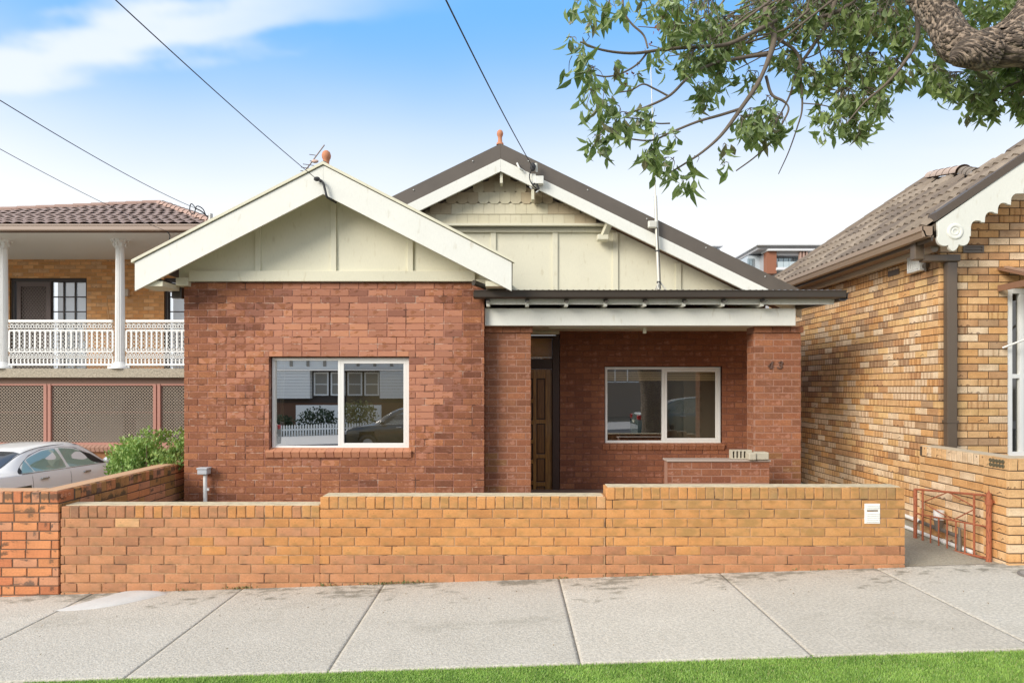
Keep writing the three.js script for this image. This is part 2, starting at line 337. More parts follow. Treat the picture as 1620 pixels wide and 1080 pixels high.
// mirror = share of the light that the (tinted, doubled) pane throws back when seen straight on
const glassPane = (mirror, tint = [0.9, 0.88, 0.8]) => { const q = Math.sqrt(mirror), m = new THREE.MeshPhysicalMaterial({ color: col(tint), roughness: 0, metalness: 0, transmission: 1, thickness: 0, side: THREE.DoubleSide }); m.ior = (1 + q) / (1 - q); return m; };

// ------------------------------------------------------------------ ground
const SL = 0.0322, gy = (x) => SL * clamp(x, -14, 14);
const tilt = (g) => { const p = g.attributes.position; for (let i = 0; i < p.count; i++) p.setY(i, p.getY(i) + gy(p.getX(i))); g.computeVertexNormals(); return g; };
{
  const xs = [-400, -200, -100, -50, -30, -20], zs = [-420, -200, -100, -50, -30, -22];
  for (let x = -14; x <= 14; x += 1) xs.push(x); xs.push(20, 30, 50, 100, 200, 400);
  for (let z = -18; z <= 24; z += 1.5) zs.push(z); zs.push(40, 80, 160, 400);
  const pos = [], idx = [], uv = [];
  for (const z of zs) for (const x of xs) { const yard = x < -4.6 && z < -6.6 ? -0.34 * sstep(6.6, 9.5, -z) : 0; pos.push(x, gy(x) - 0.1 + yard - (z > -1.9 ? 0.13 : 0), z); uv.push(x, z); }
  for (let j = 0; j < zs.length - 1; j++) for (let i = 0; i < xs.length - 1; i++) { const a = j * xs.length + i, b = a + xs.length; idx.push(a, b, a + 1, b, b + 1, a + 1); }
  const g = new THREE.BufferGeometry(); g.setAttribute('position', new THREE.Float32BufferAttribute(pos, 3)); g.setAttribute('uv', new THREE.Float32BufferAttribute(uv, 2)); g.setIndex(idx); g.computeVertexNormals();
  structure('ground', g, mat([1, 1, 1], 0.95, { map: makeTex(256, 6, (u, v) => { const n = fbm(u * 2, v * 2, 7, 4), f = fbm(u * 30, v * 30, 8, 2); return mix3([0.12, 0.1, 0.07], [0.2, 0.17, 0.12], clamp(0.5 + n + f * 0.5)); }) }), 'earth under the houses and yards on the street', null);
}
// pavement of cast concrete bays
const concreteTex = (seed, a, b) => makeTex(1024, 1.5, (u, v) => {
  const n = fbm(u * 2.2, v * 2.2, seed, 5), f = fbm(u * 42, v * 42, seed + 3, 3), f2 = noise(u * 150, v * 150, seed);
  let c = mix3(a, b, clamp(0.5 + n * 0.7)); const g = 1 + f * 0.55 + f2 * 0.2; c = [c[0] * g, c[1] * g, c[2] * g];
  c = mix3(c, [0.16, 0.15, 0.13], sstep(0.36, 0.5, f + f2 * 0.2) * 0.45);
  return mix3(c, [0.74, 0.73, 0.68], sstep(0.3, 0.45, -f + f2 * 0.15) * 0.5);
});
const slabTex = concreteTex(101, [0.5, 0.46, 0.38], [0.62, 0.575, 0.485]), concBump = makeTex(512, 0.6, (u, v) => { const a = 0.5 + fbm(u * 70, v * 70, 111, 3) * 0.9; return [a, a, a]; }, false);
const slabMat = mat([1, 1, 1], 0.92, { map: slabTex, bumpMap: concBump, bumpScale: 0.004, vertexColors: true });
{
  const T = new THREE.Group(); T.name = 'pavement'; scene.add(T); tag(T, 'pale concrete pavement in wide bays along the low brick fence', null, null, 'structure');
  const X = [-7.1, -5.5, -3.96, -2.54, -1.2, 0.46, 1.99, 3.47, 5.0, 6.5], z0 = -6.5, z1 = -4.49;
  for (let i = 0; i < X.length - 1; i++) {
    const a = X[i] + 0.0025, b = X[i + 1] - 0.0025, nx = 70, nz = 95, pos = [], uv = [], cl = [], idx = [];
    const ox = rr(0, 8), oz = rr(0, 8), tone = rr(0.9, 1.04), warm = rr(-0.015, 0.015);
    for (let j = 0; j <= nz; j++) for (let k = 0; k <= nx; k++) {
      let x = mix(a, b, k / nx), z = mix(z0, z1, j / nz), y = gy(x);
      const e = Math.min(k, nx - k) === 0 || j === nz ? -0.004 : 0; if (e) y += e;
      pos.push(x, y + fbm(x * 0.8, z * 0.8, 5, 2) * 0.006, z); uv.push(x + ox, z + oz);
      // patches of black grime: ragged, mostly where the wall drips and the joints hold dirt
      const s = fbm(x * 1.7, z * 3.2, 121, 5), s2 = fbm(x * 9, z * 14, 127, 3), back = z + 6.5;
      let d = sstep(-0.06, 0.3, s + s2 * 0.9 - back * 0.75 + 0.1) * 0.5;
      d = Math.max(d, sstep(0.1, 0.5, fbm(x * 0.9, z * 2, 133, 4) + s2 * 0.5) * 0.16);
      const g = tone * (1 - d); cl.push(g * (1 + warm), g, g * (1 - warm) * (1 - d * 0.1));
    }
    for (let j = 0; j < nz; j++) for (let k = 0; k < nx; k++) { const p = j * (nx + 1) + k, q = p + nx + 1; idx.push(p, q, p + 1, q, q + 1, p + 1); }
    // skirts down the edges
    const base = pos.length / 3, ring = [];
    for (let k = 0; k <= nx; k++) ring.push(k); for (let j = 1; j <= nz; j++) ring.push(j * (nx + 1) + nx); for (let k = nx - 1; k >= 0; k--) ring.push(nz * (nx + 1) + k); for (let j = nz - 1; j >= 0; j--) ring.push(j * (nx + 1));
    for (const r of ring) { pos.push(pos[r * 3], pos[r * 3 + 1] - 0.07, pos[r * 3 + 2]); uv.push(uv[r * 2], uv[r * 2 + 1]); cl.push(0.4, 0.38, 0.35); }
    for (let n = 0; n < ring.length - 1; n++) idx.push(ring[n], ring[n + 1], base + n, ring[n + 1], base + n + 1, base + n);
    const g = new THREE.BufferGeometry(); g.setAttribute('position', new THREE.Float32BufferAttribute(pos, 3)); g.setAttribute('uv', new THREE.Float32BufferAttribute(uv, 2)); g.setAttribute('color', new THREE.Float32BufferAttribute(cl, 3)); g.setIndex(idx); g.computeVertexNormals();
    const m = shadow(new THREE.Mesh(g, slabMat)); m.name = 'slab'; T.add(m);
  }
  // bed under the joints
  part(T, 'joint_bed', [tilt(B(-7.1, 6.5, -0.09, -0.02, -6.5, -4.49))], mat([0.09, 0.085, 0.07], 0.95));
  // smooth mortar patch trowelled over a pipe against the fence
  {
    const o = [[-3.62, -6.47], [-3.36, -6.47], [-3.22, -6.4], [-3.3, -6.27], [-3.5, -6.08], [-3.72, -5.98], [-3.98, -5.97], [-3.92, -6.1], [-3.78, -6.28]];
    const c = new THREE.CatmullRomCurve3(o.map((p) => V(p[0], 0, p[1])), true, 'catmullrom', 0.5), n = 60, R = 8, pos = [], idx = [], uv = [], cen = V(-3.58, 0, -6.25);
    for (let j = 0; j <= R; j++) for (let i = 0; i < n; i++) { const p = c.getPoint(i / n), t = j / R, x = mix(p.x, cen.x, t), z = mix(p.z, cen.z, t); pos.push(x, gy(x) + 0.0 + Math.sin(Math.min(1, t * 1.9) * Math.PI / 2) * 0.035 * sstep(-5.7, -6.5, z) + 0.006 * (j > 0), z); uv.push(x, z); }
    for (let j = 0; j < R; j++) for (let i = 0; i < n; i++) { const a = j * n + i, b = j * n + (i + 1) % n; idx.push(a, b, a + n, b, b + n, a + n); }
    const g = new THREE.BufferGeometry(); g.setAttribute('position', new THREE.Float32BufferAttribute(pos, 3)); g.setAttribute('uv', new THREE.Float32BufferAttribute(uv, 2)); g.setIndex(idx); g.computeVertexNormals();
    part(T, 'mortar_patch', g, mat([1, 1, 1], 0.8, { map: makeTex(256, 1, (u, v) => { const k = 0.6 + fbm(u * 5, v * 5, 141, 4) * 0.12 + fbm(u * 40, v * 40, 142, 2) * 0.06; return [k, k * 0.97, k * 0.9]; }) }));
  }
}
// concrete path down the side of the house and the neighbour's driveway
{
  const pathMat = mat([1, 1, 1], 0.9, { map: concreteTex(151, [0.3, 0.27, 0.2], [0.44, 0.4, 0.31]), bumpMap: concBump, bumpScale: 0.004 });
  const q = [V(3.75, 0.105, -6.51), V(4.98, 0.15, -6.51), V(4.98, 0.24, -15), V(3.75, 0.2, -15)];
  structure('path', [slab(q, 0.15)], pathMat, 'worn concrete path between the two brick houses');
  structure('driveway', [slab([V(-13, -0.43, -6.5), V(-4.5, -0.16, -6.5), V(-4.5, -0.28, -9.5), V(-13, -0.38, -9.5)], 0.12), slab([V(-13, -0.38, -9.5), V(-4.5, -0.28, -9.5), V(-4.5, -0.32, -14), V(-13, -0.39, -14)], 0.12)], pathMat, 'concrete driveway under the white sedan');
}
// lawn strip
{
  const g = B(-9, 9, -0.09, -0.012, -4.475, -2.02); const sub = uvMetres(new THREE.BoxGeometry(18, 0.06, 2.455, 36, 1, 1)); sub.translate(0, -0.045, -3.2475); tilt(sub);
  structure('verge', sub, mat([0.1, 0.17, 0.03], 0.95), 'soil strip under the grass beside the pavement');
  const bl = new THREE.BufferGeometry();
  bl.setAttribute('position', new THREE.Float32BufferAttribute([-0.0022, 0, 0, 0.0022, 0, 0, 0.0016, 0.55, 0.12, -0.0022, 0, 0, 0.0016, 0.55, 0.12, -0.0016, 0.55, 0.12, -0.0016, 0.55, 0.12, 0.0016, 0.55, 0.12, 0, 1, 0.42], 3)); bl.computeVertexNormals();
  const n1 = 230000, n2 = 30000, im = new THREE.InstancedMesh(bl, mat([1, 1, 1], 0.7, { transmission: 0.25 }), n1 + n2), o = new THREE.Object3D(), c = new THREE.Color();
  for (let i = 0; i < n1 + n2; i++) {
    const near = i < n1, x = near ? rr(-3.2, 4.0) : rr(-8, 8), z = near ? (i % 40 === 0 ? -rr(4.44, 4.515) : -rr(3.85, 4.475)) : -rr(2.1, 4.47);
    o.position.set(x, gy(x) - 0.02, z); o.rotation.set(rr(-0.5, 0.5), rr(0, 6.28), rr(-0.5, 0.5)); const h = rr(0.014, 0.028); o.scale.set(rr(0.8, 1.4), h, h); o.updateMatrix(); im.setMatrixAt(i, o.matrix);
    const k = clamp(0.5 + fbm(x * 3, z * 3, 3, 3) * 0.8 + rr(-0.45, 0.45)); const q = mix3([0.13, 0.28, 0.025], [0.46, 0.68, 0.14], k); if (rnd() < 0.1) { q[0] = rr(0.35, 0.6); q[1] = rr(0.5, 0.62); q[2] = 0.22; } c.setRGB(...q); im.setColorAt(i, c);
  }
  im.name = 'grass'; shadow(im); scene.add(im); tag(im, 'bright green short turf along the near edge of the pavement', 'grass', null, 'stuff');
}
// the street behind the camera, which the windows mirror
{
  const asphalt = mat([1, 1, 1], 0.9, { map: makeTex(256, 3, (u, v) => { const k = 0.055 * (1 + fbm(u * 40, v * 40, 161, 3) * 0.7 + fbm(u, v, 162, 2) * 0.4); return [k, k, k * 1.03]; }) });
  const sheet = (x0, x1, y, z0, z1, h) => { const g = uvMetres(new THREE.BoxGeometry(x1 - x0, h, z1 - z0, 40, 1, 1)); g.translate((x0 + x1) / 2, y - h / 2, (z0 + z1) / 2); return tilt(g); };
  structure('road', sheet(-30, 30, -0.15, -1.85, 8.3, 0.06), asphalt, 'asphalt road behind the grass verge');
  structure('kerb', sheet(-30, 30, -0.01, -2.015, -1.855, 0.2), mat([0.4, 0.39, 0.36], 0.9), 'concrete kerb between grass and road');
  structure('far_pavement', sheet(-30, 30, -0.1, 8.3, 13.8, 0.12), mat([0.42, 0.4, 0.37], 0.9), 'concrete pavement across the road');
}

// ------------------------------------------------------------------ low front fence
{
  const zf = -6.47, X0 = -4.27, X1 = 3.74, h = 0.0875, tops = [[X0, -1.81, 0.7], [-1.81, 0.905, 0.7875], [0.905, X1, 0.875]];
  const T = thing('brick_fence', 'low stepped fence of tan and orange bricks along the pavement', 'brick fence', [-0.27, -0.01, zf]);
  const L = new Bricklayer(T, fenceMats, 420), C = new Bricklayer(T, fenceMats, 200, 'coping_brick');
  const tone = (x, y) => {
    const px = CX + x * 167, hgt = y - gy(x), n = fbm(x * 1.3, y * 3, 171, 3) * 0.7 + rr(-0.2, 0.2);
    const dirty = sstep(880, 1180, px + n * 300) * sstep(0.3, 0.6, hgt + n * 0.5) > 0.45 ? 1 : 0;
    let f = px < 250 ? mix(0.2, 0.8, clamp(px / 250)) : px < 560 ? mix(0.8, 2.2, (px - 250) / 310) : px < 1000 ? mix(2.2, 3.1, (px - 560) / 440) : mix(3.1, 3.9, clamp((px - 1000) / 300));
    f += n * 0.6 + rr(-0.55, 0.55); if (hgt < 0.24 + n * 0.1) f = rr(0.1, 1.4);
    const k = rnd() < 0.015 ? 'pale' : ['pinkBrown', 'pink', 'orange', 'amber', 'ochre', 'olive'][Math.round(clamp(f, 0, 5))];
    return FM(k, dirty);
  };
  const z1 = zf - 0.235;
  tops.forEach(([a, b, top], i) => {
    const y0 = -0.4375 + (i ? 0 : 0), rows = Math.round((top - 0.11 - y0) / h), wallTop = top - 0.115;
    const w = brickWall(L, 'wall', V(a, wallTop - rows * h, zf), 0, b - a, rows * h, { l: 0.2365, h, j: 0.009, thick: 0.23, mortar: fenceMortar, shift: [0.35, 0.1, 0.22][i], pick: (x, y) => tone(a + x, wallTop - rows * h + y), drop: (x, y) => wallTop - rows * h + y < gy(a + x) - 0.06, wander: 0.05 });
    // coping: bricks on edge
    const n = Math.round((b - a) / 0.0868), p = (b - a) / n, set = Array.from({ length: KV }, (_, k) => brickGeo(p - 0.008, 0.108, 0.24, 0.005, k + 31, 0.003));
    const base = part(T, 'coping', [B(a + 0.006, b - 0.006, wallTop + 0.004, top - 0.008, z1 + 0.004, zf - 0.006)], fenceMortar); INFO.set(base, { at: V(0, 0, 0), seen: 1 });
    for (let k = 0; k < n; k++) {
      const x = a + (k + 0.5) * p; let t = x * 167 + CX < 215 ? (rnd() < 0.6 ? 'pinkBrown' : rnd() < 0.4 ? 'dark' : 'pink') : x * 167 + CX < 480 ? (rnd() < 0.6 ? 'orange' : 'pink') : rnd() < 0.45 ? 'ochre' : rnd() < 0.8 ? 'amber' : rnd() < 0.5 ? 'pale' : 'olive';
      if (x > 1 && rnd() < 0.5) t = rnd() < 0.5 ? 'olive' : 'ochre';
      C.put(base, set, x, wallTop + 0.06 + rr(-0.003, 0.003), zf + rr(-0.003, 0.004), 1, 1, FM(t, x > 0.6 && rnd() < 0.6 ? 1 : 0));
    }
    part(T, 'mortar_cap', [B(a + 0.02, b - 0.02, top - 0.004, top + 0.006, z1 + 0.01, zf - 0.04, 0.004)], mat([0.66, 0.55, 0.38], 0.95, { map: makeTex(128, 1, (u, v) => { const k = 0.9 + fbm(u * 12, v * 12, 181, 4) * 0.5; return [k, k, k * 0.95]; }) }));
  });
  L.finish(); C.finish();
  // letter slot let into the right end
  const lx = wx(1380, 6.47), ly = wy(812, 6.47), pl = [], P = thing('letter_slot', 'small white louvred letter slot set in the right end of the low brick fence', 'letter slot', [lx, ly - 0.09, zf + 0.02]);
  pl.push(extrude([[lx - 0.072, ly - 0.094], [lx + 0.072, ly - 0.094], [lx + 0.072, ly + 0.094], [lx - 0.072, ly + 0.094]], zf - 0.01, zf + 0.008, [[[lx - 0.05, ly + 0.018], [lx - 0.05, ly + 0.036], [lx + 0.055, ly + 0.036], [lx + 0.055, ly + 0.018]]]));
  part(P, 'plate', pl, gloss); const lou = [];
  for (let i = 0; i < 5; i++) part(P, 'louvre', [bar(V(lx - 0.06, ly - 0.075 + i * 0.019, zf + 0.012), V(lx + 0.06, ly - 0.075 + i * 0.019, zf + 0.012), 0.01, 0.007)], gloss);
  for (let i = 0; i < 2; i++) part(P, 'louvre', [bar(V(lx - 0.06, ly + 0.056 + i * 0.019, zf + 0.012), V(lx + 0.06, ly + 0.056 + i * 0.019, zf + 0.012), 0.01, 0.007)], gloss);
  part(P, 'slot', [B(lx - 0.055, lx + 0.06, ly + 0.012, ly + 0.042, zf - 0.03, zf - 0.012)], blackRubber); part(P, 'flap', [bar(V(lx - 0.045, ly + 0.033, zf + 0.008), V(lx + 0.05, ly + 0.028, zf + 0.012), 0.004, 0.006)], zincMetal);
}
// neighbour's orange brick boundary wall on the left
{
  const zf = -6.46, X1 = -4.285, X0 = -7.4, top = 0.84, h = 0.0865;
  const T = thing('boundary_wall', 'orange mould-stained brick wall at the left that turns back along the driveway', 'brick wall', [-5.8, -0.2, zf]);
  const L = new Bricklayer(T, orangeMats, 220), C = new Bricklayer(T, orangeMats, 90, 'coping_brick');
  const wt = top - 0.115, rows = 14, y0 = wt - rows * h, pick = () => Math.floor(rnd() * 4), pickS = () => 2 + Math.floor(rnd() * 4);
  brickWall(L, 'wall', V(X0, y0, zf), 0, X1 - X0, rows * h, { h, mortar: darkMortar, thick: 0.22, pick, header: 0.15, wander: 0.1, shift: 0.3, drop: (x, y) => y0 + y < gy(X0 + x) - 0.08 });
  brickWall(L, 'return_wall', V(X1 + 0.002, y0, zf - 0.012), Math.PI / 2, 3.4, rows * h, { h, mortar: darkMortar, thick: 0.22, pick: pickS, header: 0.1, shift: 0.2, seen: 0.25, drop: (x, y) => y0 + y < 0.15 });
  let n = Math.round((X1 - X0) / 0.087), p = (X1 - X0) / n; const set = Array.from({ length: KV }, (_, k) => brickGeo(p - 0.01, 0.106, 0.235, 0.006, k + 51, 0.003));
  const base = part(T, 'coping', [B(X0, X1 - 0.006, wt + 0.003, top - 0.008, zf - 0.23, zf - 0.006)], darkMortar); INFO.set(base, { at: V(0, 0, 0), seen: 1 });
  for (let k = 0; k < n; k++) C.put(base, set, X0 + (k + 0.5) * p, wt + 0.06 + rr(-0.003, 0.003), zf + rr(-0.003, 0.003), 1, 1, Math.floor(rnd() * 4));
  const base2 = part(T, 'coping', [B(X1 - 0.22, X1 - 0.006, wt + 0.003, top - 0.008, zf - 3.4, zf - 0.24)], darkMortar); INFO.set(base2, { at: V(0, 0, 0), seen: 0.4 });
  for (let k = 0; k < 36; k++) C.put(base2, set, X1 + 0.003, wt + 0.06 + rr(-0.003, 0.003), zf - 0.3 - k * 0.086, 1, 1, 2 + Math.floor(rnd() * 4), Math.PI / 2);
  part(T, 'coping_cap', [B(X1 - 0.21, X1 - 0.03, top - 0.003, top + 0.006, zf - 3.35, zf - 0.03, 0.004), B(X0, X1 - 0.22, top - 0.003, top + 0.006, zf - 0.2, zf - 0.03, 0.004)], mat([0.6, 0.36, 0.2], 0.95));
  // three core holes showing in the end coping brick
  for (let k = 0; k < 3; k++) { const g = new THREE.TorusGeometry(0.012, 0.006, 6, 14); g.rotateY(Math.PI / 2); g.translate(X1 + 0.001, wt + 0.066, zf - 0.05 - k * 0.055); part(T, 'core_hole', [g], terracotta); }
  L.finish(); C.finish();
}

// ------------------------------------------------------------------ windows
function slidingWindow(T, x0, x1, y0, y1, z, opt) {       // two panes, sash on the right standing proud
  const f = 0.036, xm = opt.mid, W = part(T, 'window', [B(x0, x1, y1 - f, y1, z - 0.06, z, 0.004), B(x0, x1, y0, y0 + f, z - 0.06, z, 0.004), B(x0, x0 + f, y0 + f, y1 - f, z - 0.06, z, 0.004), B(x1 - f, x1, y0 + f, y1 - f, z - 0.06, z, 0.004), B(xm - 0.018, xm + 0.018, y0 + f, y1 - f, z - 0.055, z - 0.004, 0.003)], alu);
  const s = 0.038; part(W, 'sash', [B(xm + 0.019, x1 - f - 0.001, y1 - f - s, y1 - f - 0.001, z - 0.035, z - 0.003, 0.004), B(xm + 0.019, x1 - f - 0.001, y0 + f + 0.001, y0 + f + s, z - 0.035, z - 0.003, 0.004), B(xm + 0.019, xm + 0.019 + s, y0 + f + s, y1 - f - s, z - 0.035, z - 0.003, 0.004), B(x1 - f - s, x1 - f - 0.001, y0 + f + s, y1 - f - s, z - 0.035, z - 0.003, 0.004)], alu);
  const gl = (a, b, zz, m, rough) => { const g = quad(V(a, y0 + 0.03, zz), V(b, y0 + 0.03, zz), V(b, y1 - 0.03, zz), V(a, y1 - 0.03, zz)); part(W, 'pane', [g], m); };
  gl(x0 + 0.03, xm, z - 0.04, opt.left); gl(xm + 0.04, x1 - f - 0.03, z - 0.02, opt.right);
  return W;
}
// ------------------------------------------------------------------ the dark brick house
const zW = -8.64, zP = -8.85, zB = -10.2;
{
  const T = thing('brick_house', 'dark red brick bungalow with cream gables and a small porch behind the low fence', 'house', [-0.2, 0, -10]);
  const L = new Bricklayer(T, houseBrick, 330);
  const xl = -4.14, xr = -0.336, yt = 3.15, h = 0.0862, ybase = yt - 36 * h;
  const win = [-3.065, -1.29, 1.03, 2.215];
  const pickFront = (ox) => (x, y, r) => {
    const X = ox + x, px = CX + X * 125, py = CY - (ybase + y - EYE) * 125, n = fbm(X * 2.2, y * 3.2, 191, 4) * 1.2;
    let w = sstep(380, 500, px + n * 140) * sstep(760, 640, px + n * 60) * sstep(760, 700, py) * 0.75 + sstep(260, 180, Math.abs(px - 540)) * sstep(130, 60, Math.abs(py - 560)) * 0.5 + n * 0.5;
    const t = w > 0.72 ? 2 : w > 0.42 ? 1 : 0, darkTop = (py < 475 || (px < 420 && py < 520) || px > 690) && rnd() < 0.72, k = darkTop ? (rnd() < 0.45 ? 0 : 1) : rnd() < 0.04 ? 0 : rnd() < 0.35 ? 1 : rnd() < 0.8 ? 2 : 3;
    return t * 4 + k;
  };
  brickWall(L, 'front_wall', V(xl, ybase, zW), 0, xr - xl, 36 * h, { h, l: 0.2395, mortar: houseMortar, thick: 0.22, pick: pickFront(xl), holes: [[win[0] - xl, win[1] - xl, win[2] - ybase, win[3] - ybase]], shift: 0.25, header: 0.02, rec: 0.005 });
  brickWall(L, 'side_wall', V(xl, ybase, -16), -Math.PI / 2, 16 + zW - 0.04, 36 * h, { h, mortar: houseMortar, thick: 0.2, pick: () => Math.floor(rnd() * 4), seen: 0.001 });
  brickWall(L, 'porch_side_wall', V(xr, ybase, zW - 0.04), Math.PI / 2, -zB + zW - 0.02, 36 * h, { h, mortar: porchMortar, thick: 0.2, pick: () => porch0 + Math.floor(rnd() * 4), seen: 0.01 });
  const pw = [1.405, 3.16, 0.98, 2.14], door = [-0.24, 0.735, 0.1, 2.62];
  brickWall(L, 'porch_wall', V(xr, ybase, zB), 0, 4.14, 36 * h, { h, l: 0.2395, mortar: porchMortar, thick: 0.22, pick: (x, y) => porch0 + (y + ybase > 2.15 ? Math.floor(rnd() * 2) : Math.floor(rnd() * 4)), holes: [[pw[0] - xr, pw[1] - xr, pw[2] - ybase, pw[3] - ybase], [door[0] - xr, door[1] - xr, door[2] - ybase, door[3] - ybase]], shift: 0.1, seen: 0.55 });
  brickWall(L, 'side_wall', V(3.8, ybase, zB + 0.02), Math.PI / 2, 6, 36 * h, { h, mortar: porchMortar, thick: 0.2, pick: () => pier0 + Math.floor(rnd() * 3), seen: 0.001 });
  // piers: face, sides, oversailing cap course
  const pickP = (x, y) => (y < 0.9 && rnd() < 0.3 ? pier0 + 4 : pier0 + Math.floor(rnd() * 4));
  for (const [a, b, za, zb] of [[-0.334, 0.262, zP, zP - 0.36], [3.156, 3.77, zP, zP - 0.27]]) {
    const pt = 2.53, rows = 27, y0 = pt - rows * h;
    brickWall(L, 'pier', V(a, y0, za), 0, b - a, rows * h, { h, mortar: pierMortar, thick: -zb + za - 0.01, pick: pickP, shift: a < 0 ? 0.3 : 0.45, seen: 1.1, rec: 0.004 });
    brickWall(L, 'pier_side', V(a, y0, zb), -Math.PI / 2, za - zb - 0.037, rows * h, { h, mortar: pierMortar, thick: 0.04, pick: pickP, seen: a > 0 ? 0.5 : 0.01, rec: 0.004, shift: 0.4 });
    brickWall(L, 'pier_side', V(b, y0, za - 0.037), Math.PI / 2, za - zb - 0.037, rows * h, { h, mortar: pierMortar, thick: 0.04, pick: pickP, seen: 0.01, rec: 0.004 });
    const cap = part(T, 'pier_cap', [B(a + 0.003, b + 0.012, pt + 0.004, pt + 0.082, zb - 0.01, za + 0.012)], pierMortar); INFO.set(cap, { at: V(0, 0, 0), seen: 2 });
    const set = brickSet(0.23, 0.08); for (let x = a - 0.004; x < b + 0.02;) { const l = Math.min(0.235, b + 0.026 - x); if (l > 0.02) L.put(cap, set, x + l / 2, pt + 0.043, za + 0.022, (l - 0.006) / 0.23, 1, pickP(x, 2)); x += l; }
  }
  // porch front balustrade wall
  brickWall(L, 'low_wall', V(1.915, 0.92 - 8 * h, -8.3), 0, 1.235, 8 * h, { h, l: 0.2395, mortar: pierMortar, thick: 0.22, pick: () => porch0 + 2 + (rnd() < 0.5 ? 1 : 0), seen: 1.4, shift: 0.3, rec: 0.003 });
  part(T, 'low_wall_top', [B(1.9, 3.165, 0.921, 0.945, -8.53, -8.285, 0.006)], mat([0.42, 0.33, 0.27], 0.85));
  // rowlock sills
  for (const [q, z, t] of [[win, zW, 8], [pw, zB, porch0]]) {
    const sill = part(T, 'window_sill', [B(q[0] - 0.03, q[1] + 0.03, q[2] - 0.085, q[2] - 0.02, z - 0.2, z + 0.012)], t === 8 ? mat([0.5, 0.24, 0.17], 0.9) : porchMortar); INFO.set(sill, { at: V(0, 0, 0), seen: 1.5 });
    const n = Math.round((q[1] - q[0] + 0.07) / 0.106), p = (q[1] - q[0] + 0.07) / n, g = Array.from({ length: 4 }, (_, k) => { const b = brickGeo(p - 0.004, 0.085, 0.22, 0.006, 71 + k); b.rotateX(0.33); return b; });
    for (let k = 0; k < n; k++) L.put(sill, g, q[0] - 0.035 + (k + 0.5) * p, q[2] - 0.055, z + 0.03, 1, 1, t === 8 ? (rnd() < 0.75 ? 11 : 10) : porch0 + 3);
  }
  L.finish();

  // windows
  slidingWindow(T, -3.05, -1.297, 1.04, 2.203, zW - 0.075, { mid: -2.19, left: glassPane(0.74, [0.9, 0.86, 0.72]), right: glassPane(0.44, [0.8, 0.75, 0.6]) });
  slidingWindow(T, 1.415, 3.15, 0.99, 2.13, zB - 0.035, { mid: 2.29, left: glassPane(0.36, [0.85, 0.8, 0.68]), right: glassPane(0.17, [0.75, 0.72, 0.62]) });
  // rooms and blinds behind the glass
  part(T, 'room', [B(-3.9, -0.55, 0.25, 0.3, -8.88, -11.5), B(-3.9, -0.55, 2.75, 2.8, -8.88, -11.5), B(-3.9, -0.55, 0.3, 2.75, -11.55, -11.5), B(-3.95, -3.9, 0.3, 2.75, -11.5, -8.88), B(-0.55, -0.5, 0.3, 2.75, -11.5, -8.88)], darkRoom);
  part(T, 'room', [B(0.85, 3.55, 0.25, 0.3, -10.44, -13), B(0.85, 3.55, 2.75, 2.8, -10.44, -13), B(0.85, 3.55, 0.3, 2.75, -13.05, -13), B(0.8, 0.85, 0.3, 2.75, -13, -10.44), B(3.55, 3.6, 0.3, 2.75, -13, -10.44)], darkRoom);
  for (let k = 0; k < 4; k++) part(T, 'blind_slat', [B(1.44, 3.12, 2.03 - k * 0.035, 2.06 - k * 0.035, -10.33, -10.315, 0.004)], mat([0.62, 0.55, 0.4], 0.7));
  part(T, 'roller_blind', [B(2.62, 3.12, 1.02, 2.0, -10.36, -10.35)], mat([0.15, 0.147, 0.135], 0.9)); part(T, 'net_curtain', [B(2.31, 2.62, 1.02, 2.0, -10.4, -10.39)], mat([0.11, 0.107, 0.095], 0.9));
  part(T, 'net_curtain', [B(-2.15, -1.34, 1.07, 2.17, -8.93, -8.925)], mat([0.17, 0.155, 0.115], 0.95));
  part(T, 'curtain', [extrude([[-3.02, 1.06], [-2.95, 1.06], [-2.98, 1.6], [-2.96, 2.18], [-3.02, 2.18]], -8.95, -8.93)], mat([0.55, 0.5, 0.38], 0.95));

  // door, frame, amber fanlight
  const dz = zB - 0.06, d0 = -0.15, d1 = 0.62;
  part(T, 'door_frame', [B(d1 + 0.002, d1 + 0.105, 0.1, 2.6, dz - 0.08, zB + 0.012, 0.006), B(-0.238, d0 - 0.002, 0.1, 2.6, dz - 0.08, zB + 0.012, 0.006), B(d0 - 0.002, d1 + 0.002, 2.1, 2.25, dz - 0.07, zB + 0.004, 0.006), B(d0 - 0.002, d1 + 0.002, 2.565, 2.6, dz - 0.07, zB + 0.004, 0.004)], darkWood);
  part(T, 'fanlight', [B(d0, d1, 2.252, 2.563, dz - 0.03, dz - 0.02)], mat([0.42, 0.19, 0.03], 0.15, { clearcoat: 1, bumpMap: makeTex(256, 0.5, (u, v) => { const k = 0.5 + Math.abs(fbm(u * 40, v * 40, 201, 2)); return [k, k, k]; }, false), bumpScale: 0.006 }));
  const D = part(T, 'door', [B(d0, d1, 0.12, 2.098, dz - 0.045, dz - 0.02)], darkWood);
  const st = [[d0, d0 + 0.09], [0.1, 0.175], [0.335, 0.385], [d1 - 0.1, d1]], stiles = st.map(([a, b]) => B(a, b, 0.12, 2.098, dz - 0.019, dz + 0.012, 0.004));
  const rails = [], cols = [[d0 + 0.09, 0.1], [0.175, 0.335], [0.385, d1 - 0.1]];
